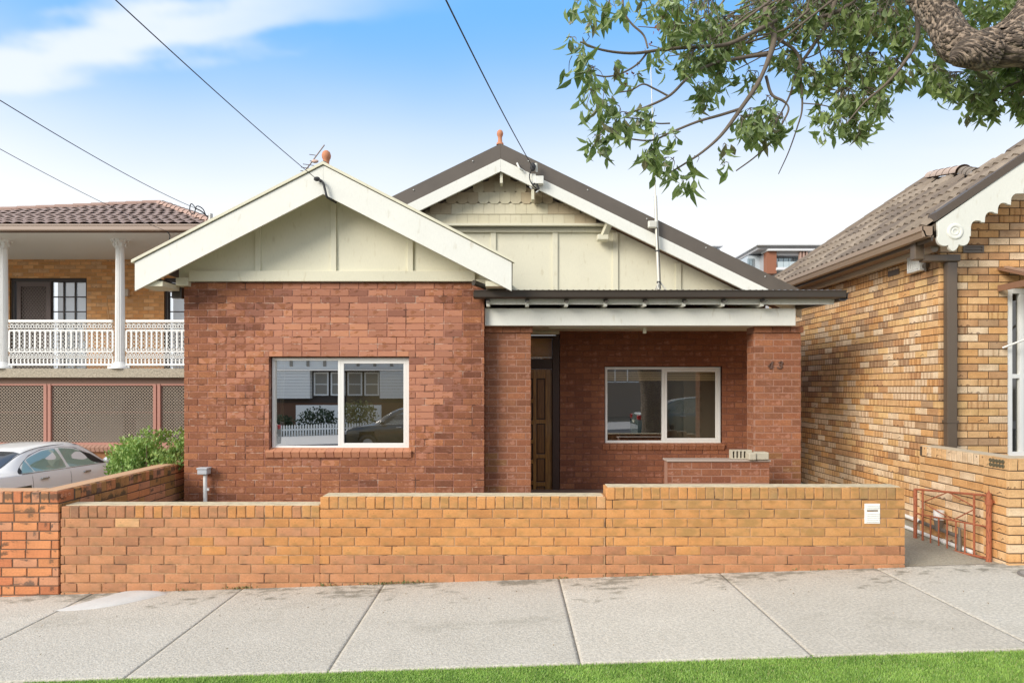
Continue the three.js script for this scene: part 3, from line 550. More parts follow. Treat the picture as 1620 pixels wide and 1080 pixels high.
  cols.forEach(([a, b], i) => {
    const ys = i === 1 ? [0.12, 0.36, 0.68, 0.98, 1.27, 1.59, 1.96] : [0.12, 0.34, 0.76, 1.28, 1.96];
    ys.forEach((y, k) => {
      rails.push(B(a, b, y, y + (k === ys.length - 1 ? 0.138 : 0.06), dz - 0.018, dz + 0.008, 0.003));
      if (k < ys.length - 1) { const g = B(a + 0.014, b - 0.014, y + 0.076, ys[k + 1] - 0.016, dz - 0.019, dz - 0.004, 0.006); part(D, 'door_panel', [g], mat([0.62, 0.55, 0.5], 0.4, { map: woodTex })); }
    });
  });
  part(D, 'door_frame_work', [...stiles, ...rails], doorWood);
  const knob = new THREE.SphereGeometry(0.028, 16, 12); knob.translate(d0 + 0.05, 1.05, dz + 0.05); part(D, 'handle', [knob, rod(V(d0 + 0.05, 1.05, dz), V(d0 + 0.05, 1.05, dz + 0.04), 0.012)], mat([0.5, 0.36, 0.12], 0.3, { metalness: 1 }));

  // porch ceiling, beam, cornice, rafters, roof and gutter
  part(T, 'porch_ceiling', [B(xr, 3.7, 2.665, 2.69, zB + 0.003, zP - 0.06)], creamPaint);
  part(T, 'cornice', [B(xr, 0.72, 2.612, 2.662, zB + 0.005, zB + 0.12, 0.015)], creamPaint);
  part(T, 'beam', [B(xr + 0.004, 3.645, 2.613, 2.836, zP - 0.05, zP + 0.13, 0.006)], whitePaint);
  part(T, 'porch_floor', [B(xr, 3.75, 0.1, 0.3, zB, -8.35)], mat([0.3, 0.2, 0.15], 0.8));
  const rise = Math.tan(0.1), ry = (z) => 3.013 + (-8.56 - z) * rise;
  for (let k = 0; k < 8; k++) {
    const x = -0.285 + k * 0.492; const R = part(T, 'rafter', [extrude([[8.606, 2.845], [8.606, ry(-8.606) - 0.01], [10.18, ry(-10.18) - 0.01], [10.18, ry(-10.18) - 0.12], [8.83, 2.845]], -0.022, 0.022).applyMatrix4(new THREE.Matrix4().makeRotationY(Math.PI / 2)).applyMatrix4(new THREE.Matrix4().makeTranslation(x, 0, 0)), B(x - 0.022, x + 0.022, 2.845, 2.91, -8.588, -8.568, 0.003)], whitePaint);
    part(R, 'gutter_bracket', [B(x - 0.026, x + 0.026, 2.894, 2.925, -8.567, -8.545), B(x - 0.02, x + 0.02, 2.888, 2.9, -8.56, -8.44)], gutterMetal);
  }
  part(T, 'fascia', [B(-0.3, 4.07, 2.868, 3.0, -8.604, -8.589), slab([V(4.07, ry(-8.6) - 0.005, -8.6), V(4.07, ry(-10.18) - 0.005, -10.18), V(4.07, ry(-10.18) - 0.11, -10.18), V(4.07, ry(-8.6) - 0.11, -8.6)], 0.012)], whitePaint);
  part(T, 'porch_soffit', [slab([V(-0.33, ry(-8.6) - 0.002, -8.6), V(4.08, ry(-8.6) - 0.002, -8.6), V(4.08, ry(-10.18) - 0.002, -10.18), V(-0.33, ry(-10.18) - 0.002, -10.18)], 0.006), slab([V(3.7, 2.9, -8.606), V(4.06, 2.9, -8.606), V(4.06, 3.06, -10.17), V(3.7, 3.06, -10.17)], 0.012)], creamPaint);
  part(T, 'wall_plate', [B(xr, 3.69, 2.843, 3.02, -9.9, -9.88)], mat([0.13, 0.07, 0.045], 0.9));
  {
    const pos = [], idx = [], n = 460, a0 = -0.42, a1 = 4.13;
    for (let i = 0; i <= n; i++) { const x = mix(a0, a1, i / n), w = Math.sin(x / 0.076 * Math.PI * 2) * 0.009; pos.push(x, ry(-8.5) + 0.026 + w, -8.49, x, ry(-10.19) + 0.026 + w, -10.19); }
    for (let i = 0; i < n; i++) { const a = i * 2; idx.push(a, a + 2, a + 1, a + 1, a + 2, a + 3); }
    const g = new THREE.BufferGeometry(); g.setAttribute('position', new THREE.Float32BufferAttribute(pos, 3)); g.setIndex(idx); g.computeVertexNormals(); part(T, 'porch_roof', [g], mat([0.32, 0.3, 0.27], 0.4, { metalness: 0.3 }));
  }
  const prof = (s) => [[0, 0.0], [0, -0.105], [0.02, -0.125], [0.075, -0.125], [0.105, -0.1], [0.11, -0.02], [0.122, -0.008], [0.122, 0.004], [0.1, 0.004], [0.1, -0.09], [0.07, -0.113], [0.02, -0.113], [0.006, -0.1], [0.006, 0]].map((p) => [p[0], p[1] * 0.8]);
  {
    const gf = extrude(prof(), 0, 4.61); gf.applyMatrix4(new THREE.Matrix4().makeRotationY(-Math.PI / 2)); // x -> +z, z -> -x
    gf.translate(4.157, 3.026, -8.56); const gs = extrude(prof(), 0, 1.72); gs.translate(4.085, 3.0, -10.2); const tilts = gs.attributes.position; for (let i = 0; i < tilts.count; i++) tilts.setY(i, tilts.getY(i) + (-8.5 - tilts.getZ(i)) * 0.03);
    const cap = extrude(prof().slice(0, 8), 0, 0.004); cap.applyMatrix4(new THREE.Matrix4().makeRotationY(-Math.PI / 2)); const c2 = cap.clone(); cap.translate(4.161, 3.026, -8.56); c2.translate(-0.45, 3.026, -8.56);
    part(T, 'gutter', [gf, cap, c2], gutterMetal); part(T, 'side_gutter', [gs], gutterMetal);
    const c3 = [rod(V(-0.42, 3.02, -8.56), V(-0.42, 2.95, -8.54), 0.05, 0.05, 12), rod(V(-0.46, 3.12, -8.45), V(-0.2, 3.07, -8.75), 0.035, 0.035, 8)]; part(T, 'gutter_outlet', c3, gutterMetal);
  }
  part(T, 'hook', [B(1.73, 1.775, 2.53, 2.61, -8.95, -8.91, 0.008), B(0.5, 1.73, 2.596, 2.61, -8.94, -8.915)], creamPaint);

  // ---- front gable
  const px0 = -2.255, yR = 4.49, sl = 0.514, zF = -8.2, gableY = (x) => yR - Math.abs(x - px0) * sl;
  for (const s of [-1, 1]) {
    const xe = px0 + s * 2.265, d = 0.342;
    part(T, 'bargeboard', [extrude(s < 0 ? [[xe, gableY(xe) - d], [px0 - 0.001, yR - d], [px0 - 0.001, yR], [xe, gableY(xe)]] : [[px0 + 0.001, yR - d], [xe, gableY(xe) - d], [xe, gableY(xe)], [px0 + 0.001, yR]], zF - 0.03, zF)], whitePaint);
    const xo = px0 + s * 2.3;
    part(T, 'roof_edge', [extrude(s < 0 ? [[xo, gableY(xo) + 0.012], [px0, yR + 0.012], [px0, yR + 0.047], [xo, gableY(xo) + 0.047]] : [[px0, yR + 0.012], [xo, gableY(xo) + 0.012], [xo, gableY(xo) + 0.047], [px0, yR + 0.047]], zF - 0.05, zF + 0.02)], creamPaint);
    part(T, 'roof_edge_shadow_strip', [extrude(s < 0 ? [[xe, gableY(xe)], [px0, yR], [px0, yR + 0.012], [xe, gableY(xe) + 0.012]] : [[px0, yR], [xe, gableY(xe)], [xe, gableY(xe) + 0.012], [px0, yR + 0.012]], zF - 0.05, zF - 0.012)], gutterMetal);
    const off = s * 2.28; part(T, 'front_roof', [slab([V(px0, yR + 0.03, zF - 0.05), V(px0 + off, gableY(px0 + off) + 0.03, zF - 0.05), V(px0 + off, gableY(px0 + off) + 0.03, -12.5), V(px0, yR + 0.03, -12.5)], 0.05)], roofMetal);
    // soffit boards under the overhang
    const s0 = px0, s1 = px0 + s * 2.2; part(T, 'soffit', [slab([V(s0, yR - 0.1, zF - 0.031), V(s1, gableY(s1) - 0.1, zF - 0.031), V(s1, gableY(s1) - 0.1, zW + 0.02), V(s0, yR - 0.1, zW + 0.02)], 0.012)], creamPaint);
    part(T, 'eave_purlin', [B(s1 - 0.05 + (s > 0 ? -0.2 : 0.0), s1 + (s > 0 ? 0 : 0.25), 3.045, 3.11, zW - 0.02, zF - 0.04, 0.004)], creamPaint);
  }
  // gable sheet, battens, bottom rail
  const sheets = [-4.2, -3.192, -2.237, -1.268, -0.28];
  for (let k = 0; k < 4; k++) {
    const a = sheets[k] + 0.002, b = sheets[k + 1] - 0.002, yb = 3.2, lim = (x) => Math.max(yb + 0.01, gableY(x) - 0.06), P = [[a, yb], [b, yb], [b, lim(b)]]; if (a < px0 && b > px0) P.push([px0, yR - 0.06]); P.push([a, lim(a)]);
    part(T, 'gable_panel', [extrude(P, zW + 0.0, zW + 0.012)], panelPaint);
  }
  for (const x of sheets.slice(1, 4)) part(T, 'batten', [B(x - 0.035, x + 0.035, 3.29, gableY(x) - 0.11, zW + 0.013, zW + 0.04, 0.003)], panelPaint);
  part(T, 'gable_rail', [B(-4.05, -0.45, 3.158, 3.29, zW + 0.014, zW + 0.062, 0.004)], creamPaint);
  part(T, 'gable_rail_end', [B(-4.2, -4.05, 3.1, 3.2, zW - 0.1, zW + 0.09, 0.004), B(-0.45, -0.28, 3.12, 3.19, zW - 0.1, zW + 0.05, 0.004)], creamPaint);
  // left eave gutter seen end on
  part(T, 'eave_gutter', [B(-4.5, -4.49, 3.08, 3.19, -14, zF - 0.1), B(-4.5, -4.36, 3.08, 3.09, -14, zF - 0.1), B(-4.36, -4.35, 3.08, 3.17, -14, zF - 0.1), B(-4.33, -4.2, 2.96, 3.1, -8.78, -8.7, 0.01)], gutterMetal);
  // finial on the front ridge
  const finial = (x, y, z, s) => { const g = new THREE.LatheGeometry([[0.085, 0], [0.08, 0.03], [0.055, 0.05], [0.045, 0.12], [0.055, 0.155], [0.07, 0.18], [0.075, 0.215], [0.06, 0.255], [0.03, 0.275], [0, 0.28]].map((p) => new THREE.Vector2(p[0] * s * 0.8, p[1] * s)), 20); g.translate(x, y, z); return g; };
  { const c = part(T, 'finial', [finial(wx(516, 8.5), yR + 0.02, -8.5, 0.95)], terracotta); part(c, 'ridge_cap', [rod(V(px0, yR + 0.02, zF - 0.02), V(px0, yR + 0.02, -12), 0.045, 0.045, 10)], roofMetal); }

  // ---- main gable behind
  const mx = -0.145, mY = 5.325, ms = 0.487, zM = -9.8, my = (x) => mY - Math.abs(x - mx) * ms;
  for (const s of [-1, 1]) {
    const xe = mx + s * (s > 0 ? 4.32 : 4.1), d = 0.235;
    part(T, 'verge_flashing', [extrude(s < 0 ? [[xe, my(xe) - d], [mx - 0.001, mY - d], [mx - 0.001, mY], [xe, my(xe)]] : [[mx + 0.001, mY - d], [xe, my(xe) - d], [xe, my(xe)], [mx + 0.001, mY]], zM - 0.02, zM + (s < 0 ? 0 : 0.004))], roofMetal);
    const t = 0.165; part(T, 'bargeboard', [extrude(s < 0 ? [[xe, my(xe) - d - t], [mx - 0.001, mY - d - t], [mx - 0.001, mY - d + 0.01], [xe, my(xe) - d + 0.01]] : [[mx + 0.001, mY - d - t], [xe, my(xe) - d - t], [xe, my(xe) - d + 0.01], [mx + 0.001, mY - d + 0.01]], zM - 0.03, zM + 0.012)], whitePaint);
    part(T, 'main_roof', [slab([V(mx, mY - 0.02, zM - 0.021), V(xe, my(xe) - 0.02, zM - 0.021), V(xe, my(xe) - 0.02, -18), V(mx, mY - 0.02, -18)], 0.06)], roofMetal);
    part(T, 'soffit', [slab([V(mx, mY - 0.3, zM - 0.031), V(xe, my(xe) - 0.3, zM - 0.031), V(xe, my(xe) - 0.3, -10.3), V(mx, mY - 0.3, -10.3)], 0.012)], mat([0.25, 0.14, 0.075], 0.7));
    for (let k = 0; k < 5; k++) { const x = mx + s * (0.4 + k * 0.85); const g = new THREE.SphereGeometry(0.012, 8, 6); g.translate(x, my(x) - 0.06, zM + 0.004); part(T, 'roof_screw', [g], zincMetal); }
  }
  const mz = zB + 0.004, msh = [-2.2, -1.24, -0.26, 0.66, 1.56, 2.5, 3.4, 4.1];
  for (let k = 0; k < 7; k++) {
    const a = msh[k] + 0.002, b = msh[k + 1] - 0.002, yb = 3.13, lim = (x) => clamp(my(x) - 0.33, yb + 0.005, 4.19), P = [[a, yb], [b, yb]], N = 8; for (let i = 0; i <= N; i++) { const x = mix(b, a, i / N); P.push([x, lim(x)]); }
    part(T, 'gable_panel', [extrude(P, mz, mz + 0.012)], panelPaint);
  }
  for (const x of msh.slice(1, 7)) if (my(x) - 0.36 > 3.2) part(T, 'batten', [B(x - 0.04, x + 0.04, 3.13, Math.min(4.18, my(x) - 0.36), mz + 0.013, mz + 0.038, 0.003)], panelPaint);
  part(T, 'gable_rail', [B(-1.75, 1.42, 4.13, 4.2, mz + 0.014, mz + 0.06, 0.004), B(-1.72, 1.39, 4.2, 4.235, mz, -10.02, 0.004)], creamPaint);
  // shingles: scalloped rows above square ones, flaring out to the ledge
  {
    const rowsS = [[4.225, 0.175, 0], [4.375, 0.17, 0], [4.53, 0.175, 1], [4.69, 0.175, 1], [4.845, 0.17, 0]];
    const sm = [[0.66, 0.61, 0.44], [0.63, 0.58, 0.41], [0.6, 0.54, 0.38], [0.5, 0.42, 0.28]].map((c) => mat(c, 0.8, { map: paintTex }));
    const G = part(T, 'shingle_wall', [extrude([[-1.75, 4.2], [1.42, 4.2], [mx + 0.05, 4.95], [mx - 0.05, 4.95]], -10.2, -10.1)], sm[3]);
    rowsS.forEach(([y, hh, sc], r) => {
      const w = 0.158; for (let x = -1.9 + (r % 2) * w / 2; x < 1.6; x += w) {
        const a = x, b = x + w - 0.003, c = (a + b) / 2, top = y + hh; if (top > my(c) - 0.3 + 0.12 || y > my(c) - 0.42) continue;
        const k = 0.035, P = sc ? [[a + k, y], [b - k, y], [b, y + k], [b, top], [a, top], [a, y + k]] : [[a, y], [b, y], [b, top], [a, top]];
        const g = extrude(P, 0, 0.007), t = r < 2 ? -0.16 : -0.06; g.translate(0, -y, 0); g.rotateX(t); g.translate(0, y, -10.045 - r * 0.012);
        const edge = (my(c) - 0.42 - y) < 0.2; part(G, 'shingle', [g], sm[r >= 3 ? (rnd() < 0.6 ? 3 : 2) : edge ? 2 + (rnd() < 0.6 ? 1 : 0) : Math.floor(rnd() * 2.3)]);
      }
    });
  }
  for (const [x, y, len] of [[mx + 0.01, 4.86, 0.14], [0.32, 4.62, 0.13]]) part(T, 'strut', [B(x - 0.02, x + 0.02, y - len / 2 - 0.02, y + len / 2, -10.02, zM - 0.04, 0.003)], creamPaint);
  part(T, 'strut', [bar(V(1.37, 4.05, -10.0), V(1.44, 4.24, -9.84), 0.09, 0.06), B(1.27, 1.43, 3.98, 4.06, -10.12, -9.95, 0.01)], creamPaint);
  part(T, 'finial', [finial(wx(791, 9.9), mY + 0.015, -9.9, 0.78)], terracotta);
  // cable bracket on the barge
  {
    const p = at(852, 286, 9.76); part(T, 'bracket', [B(p.x - 0.05, p.x + 0.07, p.y - 0.06, p.y + 0.05, -9.79, -9.68, 0.006), B(p.x - 0.1, p.x - 0.04, p.y - 0.08, p.y + 0.09, -9.78, -9.72, 0.006), rod(at(849, 272, 9.72), at(848, 258, 9.7), 0.014, 0.02), tube([at(818, 258, 9.76), at(822, 266, 9.72), at(828, 270, 9.76)], 0.014, 12)], whitePaint);
  }
  // house number
  {
    const font = await new FontLoader().loadAsync('fonts/droid/droid_serif_bold.typeface.json');
    const num = (t, px) => { const g = new TextGeometry(t, { font, size: 0.095, depth: 0.012, curveSegments: 6, bevelEnabled: false }); const s = new THREE.Matrix4().set(1, 0.25, 0, 0, 0, 1, 0, 0, 0, 0, 1, 0, 0, 0, 0, 1); g.applyMatrix4(s); g.translate(wx(px, 8.84), wy(583, 8.84), -8.846); part(T, 'house_number', [g], mat([0.14, 0.08, 0.058], 0.45, { metalness: 0.2 })); };
    num('4', 1214); num('3', 1229);
  }
}

// ------------------------------------------------------------------ the cream brick house on the right
{
  const T = thing('cream_brick_house', 'mottled cream and tan brick house with brown tiled roof and white scalloped gable board', 'house', [7, 0.1, -9.5]);
  const L = new Bricklayer(T, creamMats, 330);
  const X0 = 4.96, zf = -7.88, h = 0.0858, ybase = -0.05, eave = 3.5;
  const pick = (x, y) => { const r = rnd(); const t = r < 0.3 ? 0 : r < 0.8 ? 1 : 2; const k = rnd(); return t * 6 + (k < 0.2 ? 0 : k < 0.5 ? 1 : k < 0.7 ? 2 : k < 0.78 ? 5 : k < 0.9 ? 3 : 4); };
  const pickSide = (x, y) => { const n = fbm(x * 0.7, y * 1.2, 301, 3); const r = rnd(); const t = r < 0.12 ? 0 : r < 0.45 ? 1 : 2; const k = rnd() - n * 0.5; return t * 6 + (k < 0.24 ? 0 : k < 0.46 ? 1 : k < 0.66 ? 5 : k < 0.78 ? 2 : k < 0.9 ? 3 : 4); };
  const win = [5.745, 7.6, 1.02, 2.97], fw = 4.6;
  brickWall(L, 'front_wall', V(X0, ybase, zf), 0, fw, 5.6, { h, l: 0.2405, j: 0.0095, mortar: creamMortar, thick: 0.2, pick, holes: [[win[0] - X0, win[1] - X0, win[2] - ybase, win[3] - ybase]], top: (x) => 3.65 + x * 0.77 - ybase, outline: [[0.01, 0], [fw, 0], [fw, 5.6], [2.6, 5.6], [0.01, 3.6]], shift: 0.15, rec: 0.008 });
  brickWall(L, 'side_wall', V(X0, ybase, -13.1), -Math.PI / 2, 13.1 + zf - 0.037, eave - ybase, { h, l: 0.2405, j: 0.0095, mortar: creamMortar, thick: 0.2, pick: pickSide, seen: 0.45, rec: 0.008, shift: 0.35 });
  L.finish();
  // wall vents
  const vy = wy(394, 7.87), vx = wx(1541, 7.87); part(T, 'wall_vent', [extrude([[vx - 0.12, vy - 0.042], [vx + 0.12, vy - 0.042], [vx + 0.12, vy + 0.042], [vx - 0.12, vy + 0.042]], zf - 0.005, zf + 0.012, [[[vx - 0.1, vy - 0.025], [vx + 0.1, vy - 0.025], [vx + 0.1, vy - 0.005], [vx - 0.1, vy - 0.005]], [[vx - 0.1, vy + 0.007], [vx + 0.1, vy + 0.007], [vx + 0.1, vy + 0.027], [vx - 0.1, vy + 0.027]]]), B(vx - 0.11, vx + 0.11, vy - 0.03, vy + 0.03, zf - 0.004, zf + 0.002)], brownMetal);
  part(T, 'wall_vent', [B(X0 - 0.012, X0 + 0.01, 3.27, 3.34, -8.95, -8.7), B(X0 - 0.016, X0, 3.29, 3.295, -8.93, -8.72), B(X0 - 0.016, X0, 3.315, 3.32, -8.93, -8.72)], brownMetal);
  { // louvred white cover
    const y = 3.33, z = -8.27, C = part(T, 'vent_cover', [B(X0 - 0.085, X0 - 0.012, y - 0.11, y + 0.1, z - 0.13, z + 0.13, 0.012)], gloss); for (let k = 0; k < 6; k++) part(C, 'louvre', [bar(V(X0 - 0.09, y - 0.085, z - 0.1 + k * 0.04), V(X0 - 0.09, y + 0.075, z - 0.1 + k * 0.04), 0.018, 0.01, V(1, 0, 0.6))], gloss);
    part(C, 'conduit', [rod(V(X0 - 0.03, 3.2, z + 0.17), V(X0 - 0.03, 3.45, z + 0.17), 0.018), B(X0 - 0.05, X0 - 0.01, 3.25, 3.29, z + 0.1, z + 0.2)], brownMetal);
  }
  // window, awning, sill
  const f = 0.06, wz = zf - 0.02;
  const W = part(T, 'window', [B(win[0], win[0] + f, win[2], win[3], wz - 0.05, wz + 0.01, 0.004), B(win[1] - f, win[1], win[2], win[3], wz - 0.05, wz + 0.01, 0.004), B(win[0] + f, win[1] - f, win[3] - f, win[3], wz - 0.05, wz + 0.01, 0.004), B(win[0] + f, win[1] - f, win[2], win[2] + f, wz - 0.05, wz + 0.01, 0.004), B(win[0] + 0.15, win[0] + 0.2, win[2] + f, win[3] - f, wz - 0.045, wz + 0.005, 0.004), B(win[0] + f, win[1] - f, 1.93, 1.98, wz - 0.044, wz + 0.004, 0.004)], gloss);
  part(W, 'pane', [quad(V(win[0] + 0.05, win[2] + 0.05, wz - 0.03), V(win[1] - 0.05, win[2] + 0.05, wz - 0.03), V(win[1] - 0.05, win[3] - 0.05, wz - 0.03), V(win[0] + 0.05, win[3] - 0.05, wz - 0.03))], glassPane(0.12));
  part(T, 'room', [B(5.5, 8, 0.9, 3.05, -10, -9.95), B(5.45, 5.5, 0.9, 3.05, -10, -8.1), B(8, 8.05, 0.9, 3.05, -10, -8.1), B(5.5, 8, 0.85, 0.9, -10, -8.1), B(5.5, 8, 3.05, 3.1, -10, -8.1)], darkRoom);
  for (let k = 0; k < 5; k++) part(W, 'sill_brick', [uvMetres(new THREE.BoxGeometry(0.22, 0.075, 0.16).rotateX(0.4).translate(win[0] + 0.12 + k * 0.235, win[2] - 0.05, zf + 0.0))], creamMats[1 + k % 3]);
  const A = part(T, 'awning', [slab([V(5.62, 3.0, zf + 0.62), V(7.8, 3.0, zf + 0.62), V(7.8, 3.2, zf + 0.01), V(5.62, 3.2, zf + 0.01)], 0.02), slab([V(5.62, 2.92, zf + 0.622), V(7.8, 2.92, zf + 0.622), V(7.8, 3.0, zf + 0.624), V(5.62, 3.0, zf + 0.624)], 0.012), B(5.61, 5.628, 2.93, 3.0, zf + 0.02, zf + 0.62)], mat([0.28, 0.15, 0.09], 0.6));
  for (let k = 0; k < 8; k++) part(A, 'awning_rib', [bar(V(5.7 + k * 0.27, 3.012, zf + 0.62), V(5.7 + k * 0.27, 3.21, zf + 0.03), 0.05, 0.02)], mat([0.4, 0.26, 0.18], 0.6));
  part(A, 'awning_arm', [rod(V(5.66, 2.28, zf + 0.03), V(6.3, 2.62, zf + 0.5), 0.012)], gloss);
  // downpipe and rainhead on the corner
  part(T, 'downpipe', [B(X0 + 0.03, X0 + 0.145, 0.3, 3.26, zf + 0.01, zf + 0.09, 0.008), B(X0 - 0.26, X0 + 0.17, 3.26, 3.34, zf + 0.02, zf + 0.11, 0.01), B(X0 - 0.36, X0 - 0.25, 3.28, 3.55, zf + 0.02, zf + 0.12, 0.01), B(X0 + 0.02, X0 + 0.155, 1.42, 1.45, zf + 0.005, zf + 0.096)], brownMetal);
  // roof plane, tiles
  const ex = 4.62, ey = 3.585, k = 0.758, P = (x, z, up = 0) => V(x - up * 0.61, ey + (x - ex) * k + up * 0.79, z);
  const poly = [[4.62, -7.5], [4.62, -12.65], [6.62, -10.7], [6.1, -9.15], [5.72, -8.32], [7.6, -8.1], [7.6, -7.5]];
  part(T, 'roof', [slab(poly.map((q) => P(q[0], q[1])), 0.06)], mat([0.13, 0.1, 0.07], 0.9));
  // the slopes that turn away behind the hips
  part(T, 'roof_back', [slab([P(4.62, -12.65), P(6.62, -10.7), V(10, 5.06, -10.7), V(10, 3.5, -13.2)], 0.05), slab([P(6.62, -10.7), P(6.1, -9.15), P(5.72, -8.32), V(10, 4.3, -8.3), V(10, 5.0, -10.7)], 0.05)], mat([0.2, 0.15, 0.11], 0.9));
  const roofObj = T.children.find((c) => c.name === 'roof');
  const inside = (x, z) => { let c = false; for (let i = 0, j = poly.length - 1; i < poly.length; j = i++) { const [xi, zi] = poly[i], [xj, zj] = poly[j]; if ((zi > z) !== (zj > z) && x < (xj - xi) * (z - zi) / (zj - zi) + xi) c = !c; } return c; };
  const tileGeo = (q) => {
    const pos = [], idx = [], n = 8, w = 0.302, len = 0.37; const r = mulberry(q + 400), j = (r() - 0.5) * 0.01;
    const hgt = (t) => 0.01 + 0.042 * Math.pow(Math.abs(Math.sin(t * Math.PI * 2)), 1.5);
    for (let i = 0; i <= n; i++) { const t = i / n, x = (t - 0.5) * w; pos.push(x, 0, hgt(t) + 0.024, x, len, hgt(t) + 0.002 + j, x, 0.004, -0.004); }
    for (let i = 0; i < n; i++) { const a = i * 3; idx.push(a, a + 3, a + 1, a + 1, a + 3, a + 4, a + 2, a + 3, a, a + 2, a + 5, a + 3); }
    let g = new THREE.BufferGeometry(); g.setAttribute('position', new THREE.Float32BufferAttribute(pos, 3)); g.setIndex(idx); return uvMetres(g, q * 1.7, q * 0.9);
  };
  const tg = [0, 1, 2, 3].map(tileGeo), lichen = makeTex(256, 1.5, (u, v) => { const n = fbm(u * 6, v * 6, 311, 4), f = fbm(u * 50, v * 50, 312, 2); const g = 0.7 * (1 + n * 0.5 + f * 0.3); return mix3([g, g, g], [1, 1, 0.85], sstep(0.3, 0.5, fbm(u * 22, v * 22, 315, 3)) * 0.4); });
  const tm = [[0.23, 0.18, 0.13], [0.2, 0.155, 0.115], [0.27, 0.215, 0.16], [0.165, 0.128, 0.097]].map((c) => mat(c.map((x) => x / 0.7), 0.9, { map: lichen, bumpMap: grainBump, bumpScale: 0.003 }));
  const up = V(1, k, 0).normalize(), nrm = V(-k, 1, 0).normalize(), across = V(0, 0, 1), Mx = new THREE.Matrix4();
  for (let r = 0; r < 9; r++) for (let c = 0; c < 18; c++) {
    const s = 0.02 + r * 0.325, z = -7.52 - 0.15 - c * 0.302, x = ex - 0.03 + up.x * s; if (!inside(x + 0.27, z) && !(inside(x + 0.15, z) && z < -10.6)) continue; if (z < -8.05 && x > 5.75 && z > -9.0) continue; if (x > 7.5) continue;
    const m = shadow(new THREE.Mesh(tg[Math.floor(rnd() * 4)], tm[Math.floor(rnd() * 4)])); m.name = 'roof_tile';
    const p = V(ex - 0.03, ey - 0.02, z).addScaledVector(up, s).addScaledVector(nrm, 0.006);
    Mx.makeBasis(across.clone().negate(), up, nrm.clone()); m.quaternion.setFromRotationMatrix(Mx.makeBasis(up.clone().cross(nrm), up, nrm)); m.position.copy(p); roofObj.add(m);   // the roof mesh itself sits at the street's origin
  }
  const ridge = (a, b, m, r = 0.085) => { const n = Math.round(a.distanceTo(b) / 0.33), d = b.clone().sub(a).multiplyScalar(1 / n); for (let i = 0; i < n; i++) { const p = a.clone().addScaledVector(d, i), q = a.clone().addScaledVector(d, i + 1.08), g = new THREE.CylinderGeometry(r * 0.92, r, p.distanceTo(q), 10, 1, true, 0, Math.PI); g.rotateX(Math.PI / 2); const z = q.clone().sub(p).normalize(), x = V(0, 1, 0).cross(z).normalize(), y = z.clone().cross(x); g.rotateZ(Math.PI / 2); g.applyMatrix4(new THREE.Matrix4().makeBasis(x, y, z)); const mm = p.clone().add(q).multiplyScalar(0.5); g.translate(mm.x, mm.y - 0.015, mm.z); part(roofObj, 'ridge_tile', [g], m); } };
  ridge(P(4.66, -12.62, 0.03), P(6.6, -10.72, 0.03), tm[1]);
  const pale = mat([0.56, 0.42, 0.33], 0.85, { map: paintTex }); ridge(P(6.1, -9.16, 0.03), P(6.62, -10.7, 0.04), pale, 0.1); ridge(P(5.72, -8.34, 0.02), P(6.1, -9.15, 0.02), tm[2]);
  // gutter, fascia, eave moulding
  const gp = [[0, 0], [0, -0.1], [-0.03, -0.12], [-0.09, -0.115], [-0.11, -0.06], [-0.125, -0.045], [-0.125, 0.005], [-0.112, 0.005], [-0.112, -0.04], [-0.095, -0.05], [-0.08, -0.1], [-0.03, -0.107], [-0.012, -0.09], [-0.012, 0]];
  const gg = extrude(gp, 0, 5.3); gg.translate(ex - 0.0, ey - 0.0, -12.75); part(T, 'gutter', [gg, B(ex - 0.124, ex, ey - 0.115, ey, -7.46, -7.45)], mat([0.32, 0.225, 0.15], 0.4, { clearcoat: 0.2 }));
  part(T, 'fascia', [B(ex + 0.002, ex + 0.025, ey - 0.15, ey - 0.01, -12.7, -7.5)], brownMetal);
  part(T, 'soffit', [B(ex + 0.026, X0, ey - 0.125, ey - 0.11, -12.7, -7.52)], mat([0.3, 0.2, 0.13], 0.7));
  part(T, 'eave_moulding', [rod(V(X0 - 0.05, ey - 0.15, -12.7), V(X0 - 0.05, ey - 0.15, -7.9), 0.045, 0.045, 12), B(X0 - 0.1, X0, ey - 0.145, ey - 0.126, -12.7, -7.9)], mat([0.62, 0.54, 0.42], 0.6));
  // verge and scalloped bargeboard
  const zb = -7.5, q = (zx, zy) => [wx(1480 + zx / 5.686, 7.5), wy(230 + zy / 5.686, 7.5)];
  const outline = new THREE.Shape(); const mv = (a) => outline.moveTo(...q(...a)), ln = (a) => outline.lineTo(...q(...a)), qd = (a, b) => outline.quadraticCurveTo(...q(...a), ...q(...b));
  mv([12, 690]); ln([16, 818]); qd([-6, 850], [25, 890]); qd([60, 920], [108, 898]); qd([104, 935], [140, 953]); qd([178, 952], [196, 892]); qd([235, 918], [272, 890]); qd([300, 855], [288, 826]); ln([302, 818]); ln([303, 745]);
  qd([306, 680], [362, 680]); qd([395, 680], [404, 694]); ln([428, 696]); ln([430, 655]); qd([440, 605], [480, 602]); qd([512, 602], [520, 612]); ln([544, 618]); ln([546, 570]); qd([556, 522], [596, 522]); qd([630, 522], [636, 534]); ln([662, 540]); ln([664, 488]); qd([680, 440], [720, 438]);
  let ax = 720, ay = 438; for (let i = 0; i < 8; i++) { ln([ax + 58, ay]); ln([ax + 58, ay - 42]); qd([ax + 70, ay - 84], [ax + 116, ay - 84]); ax += 116; ay -= 84; } ln([ax, ay - 230]); 
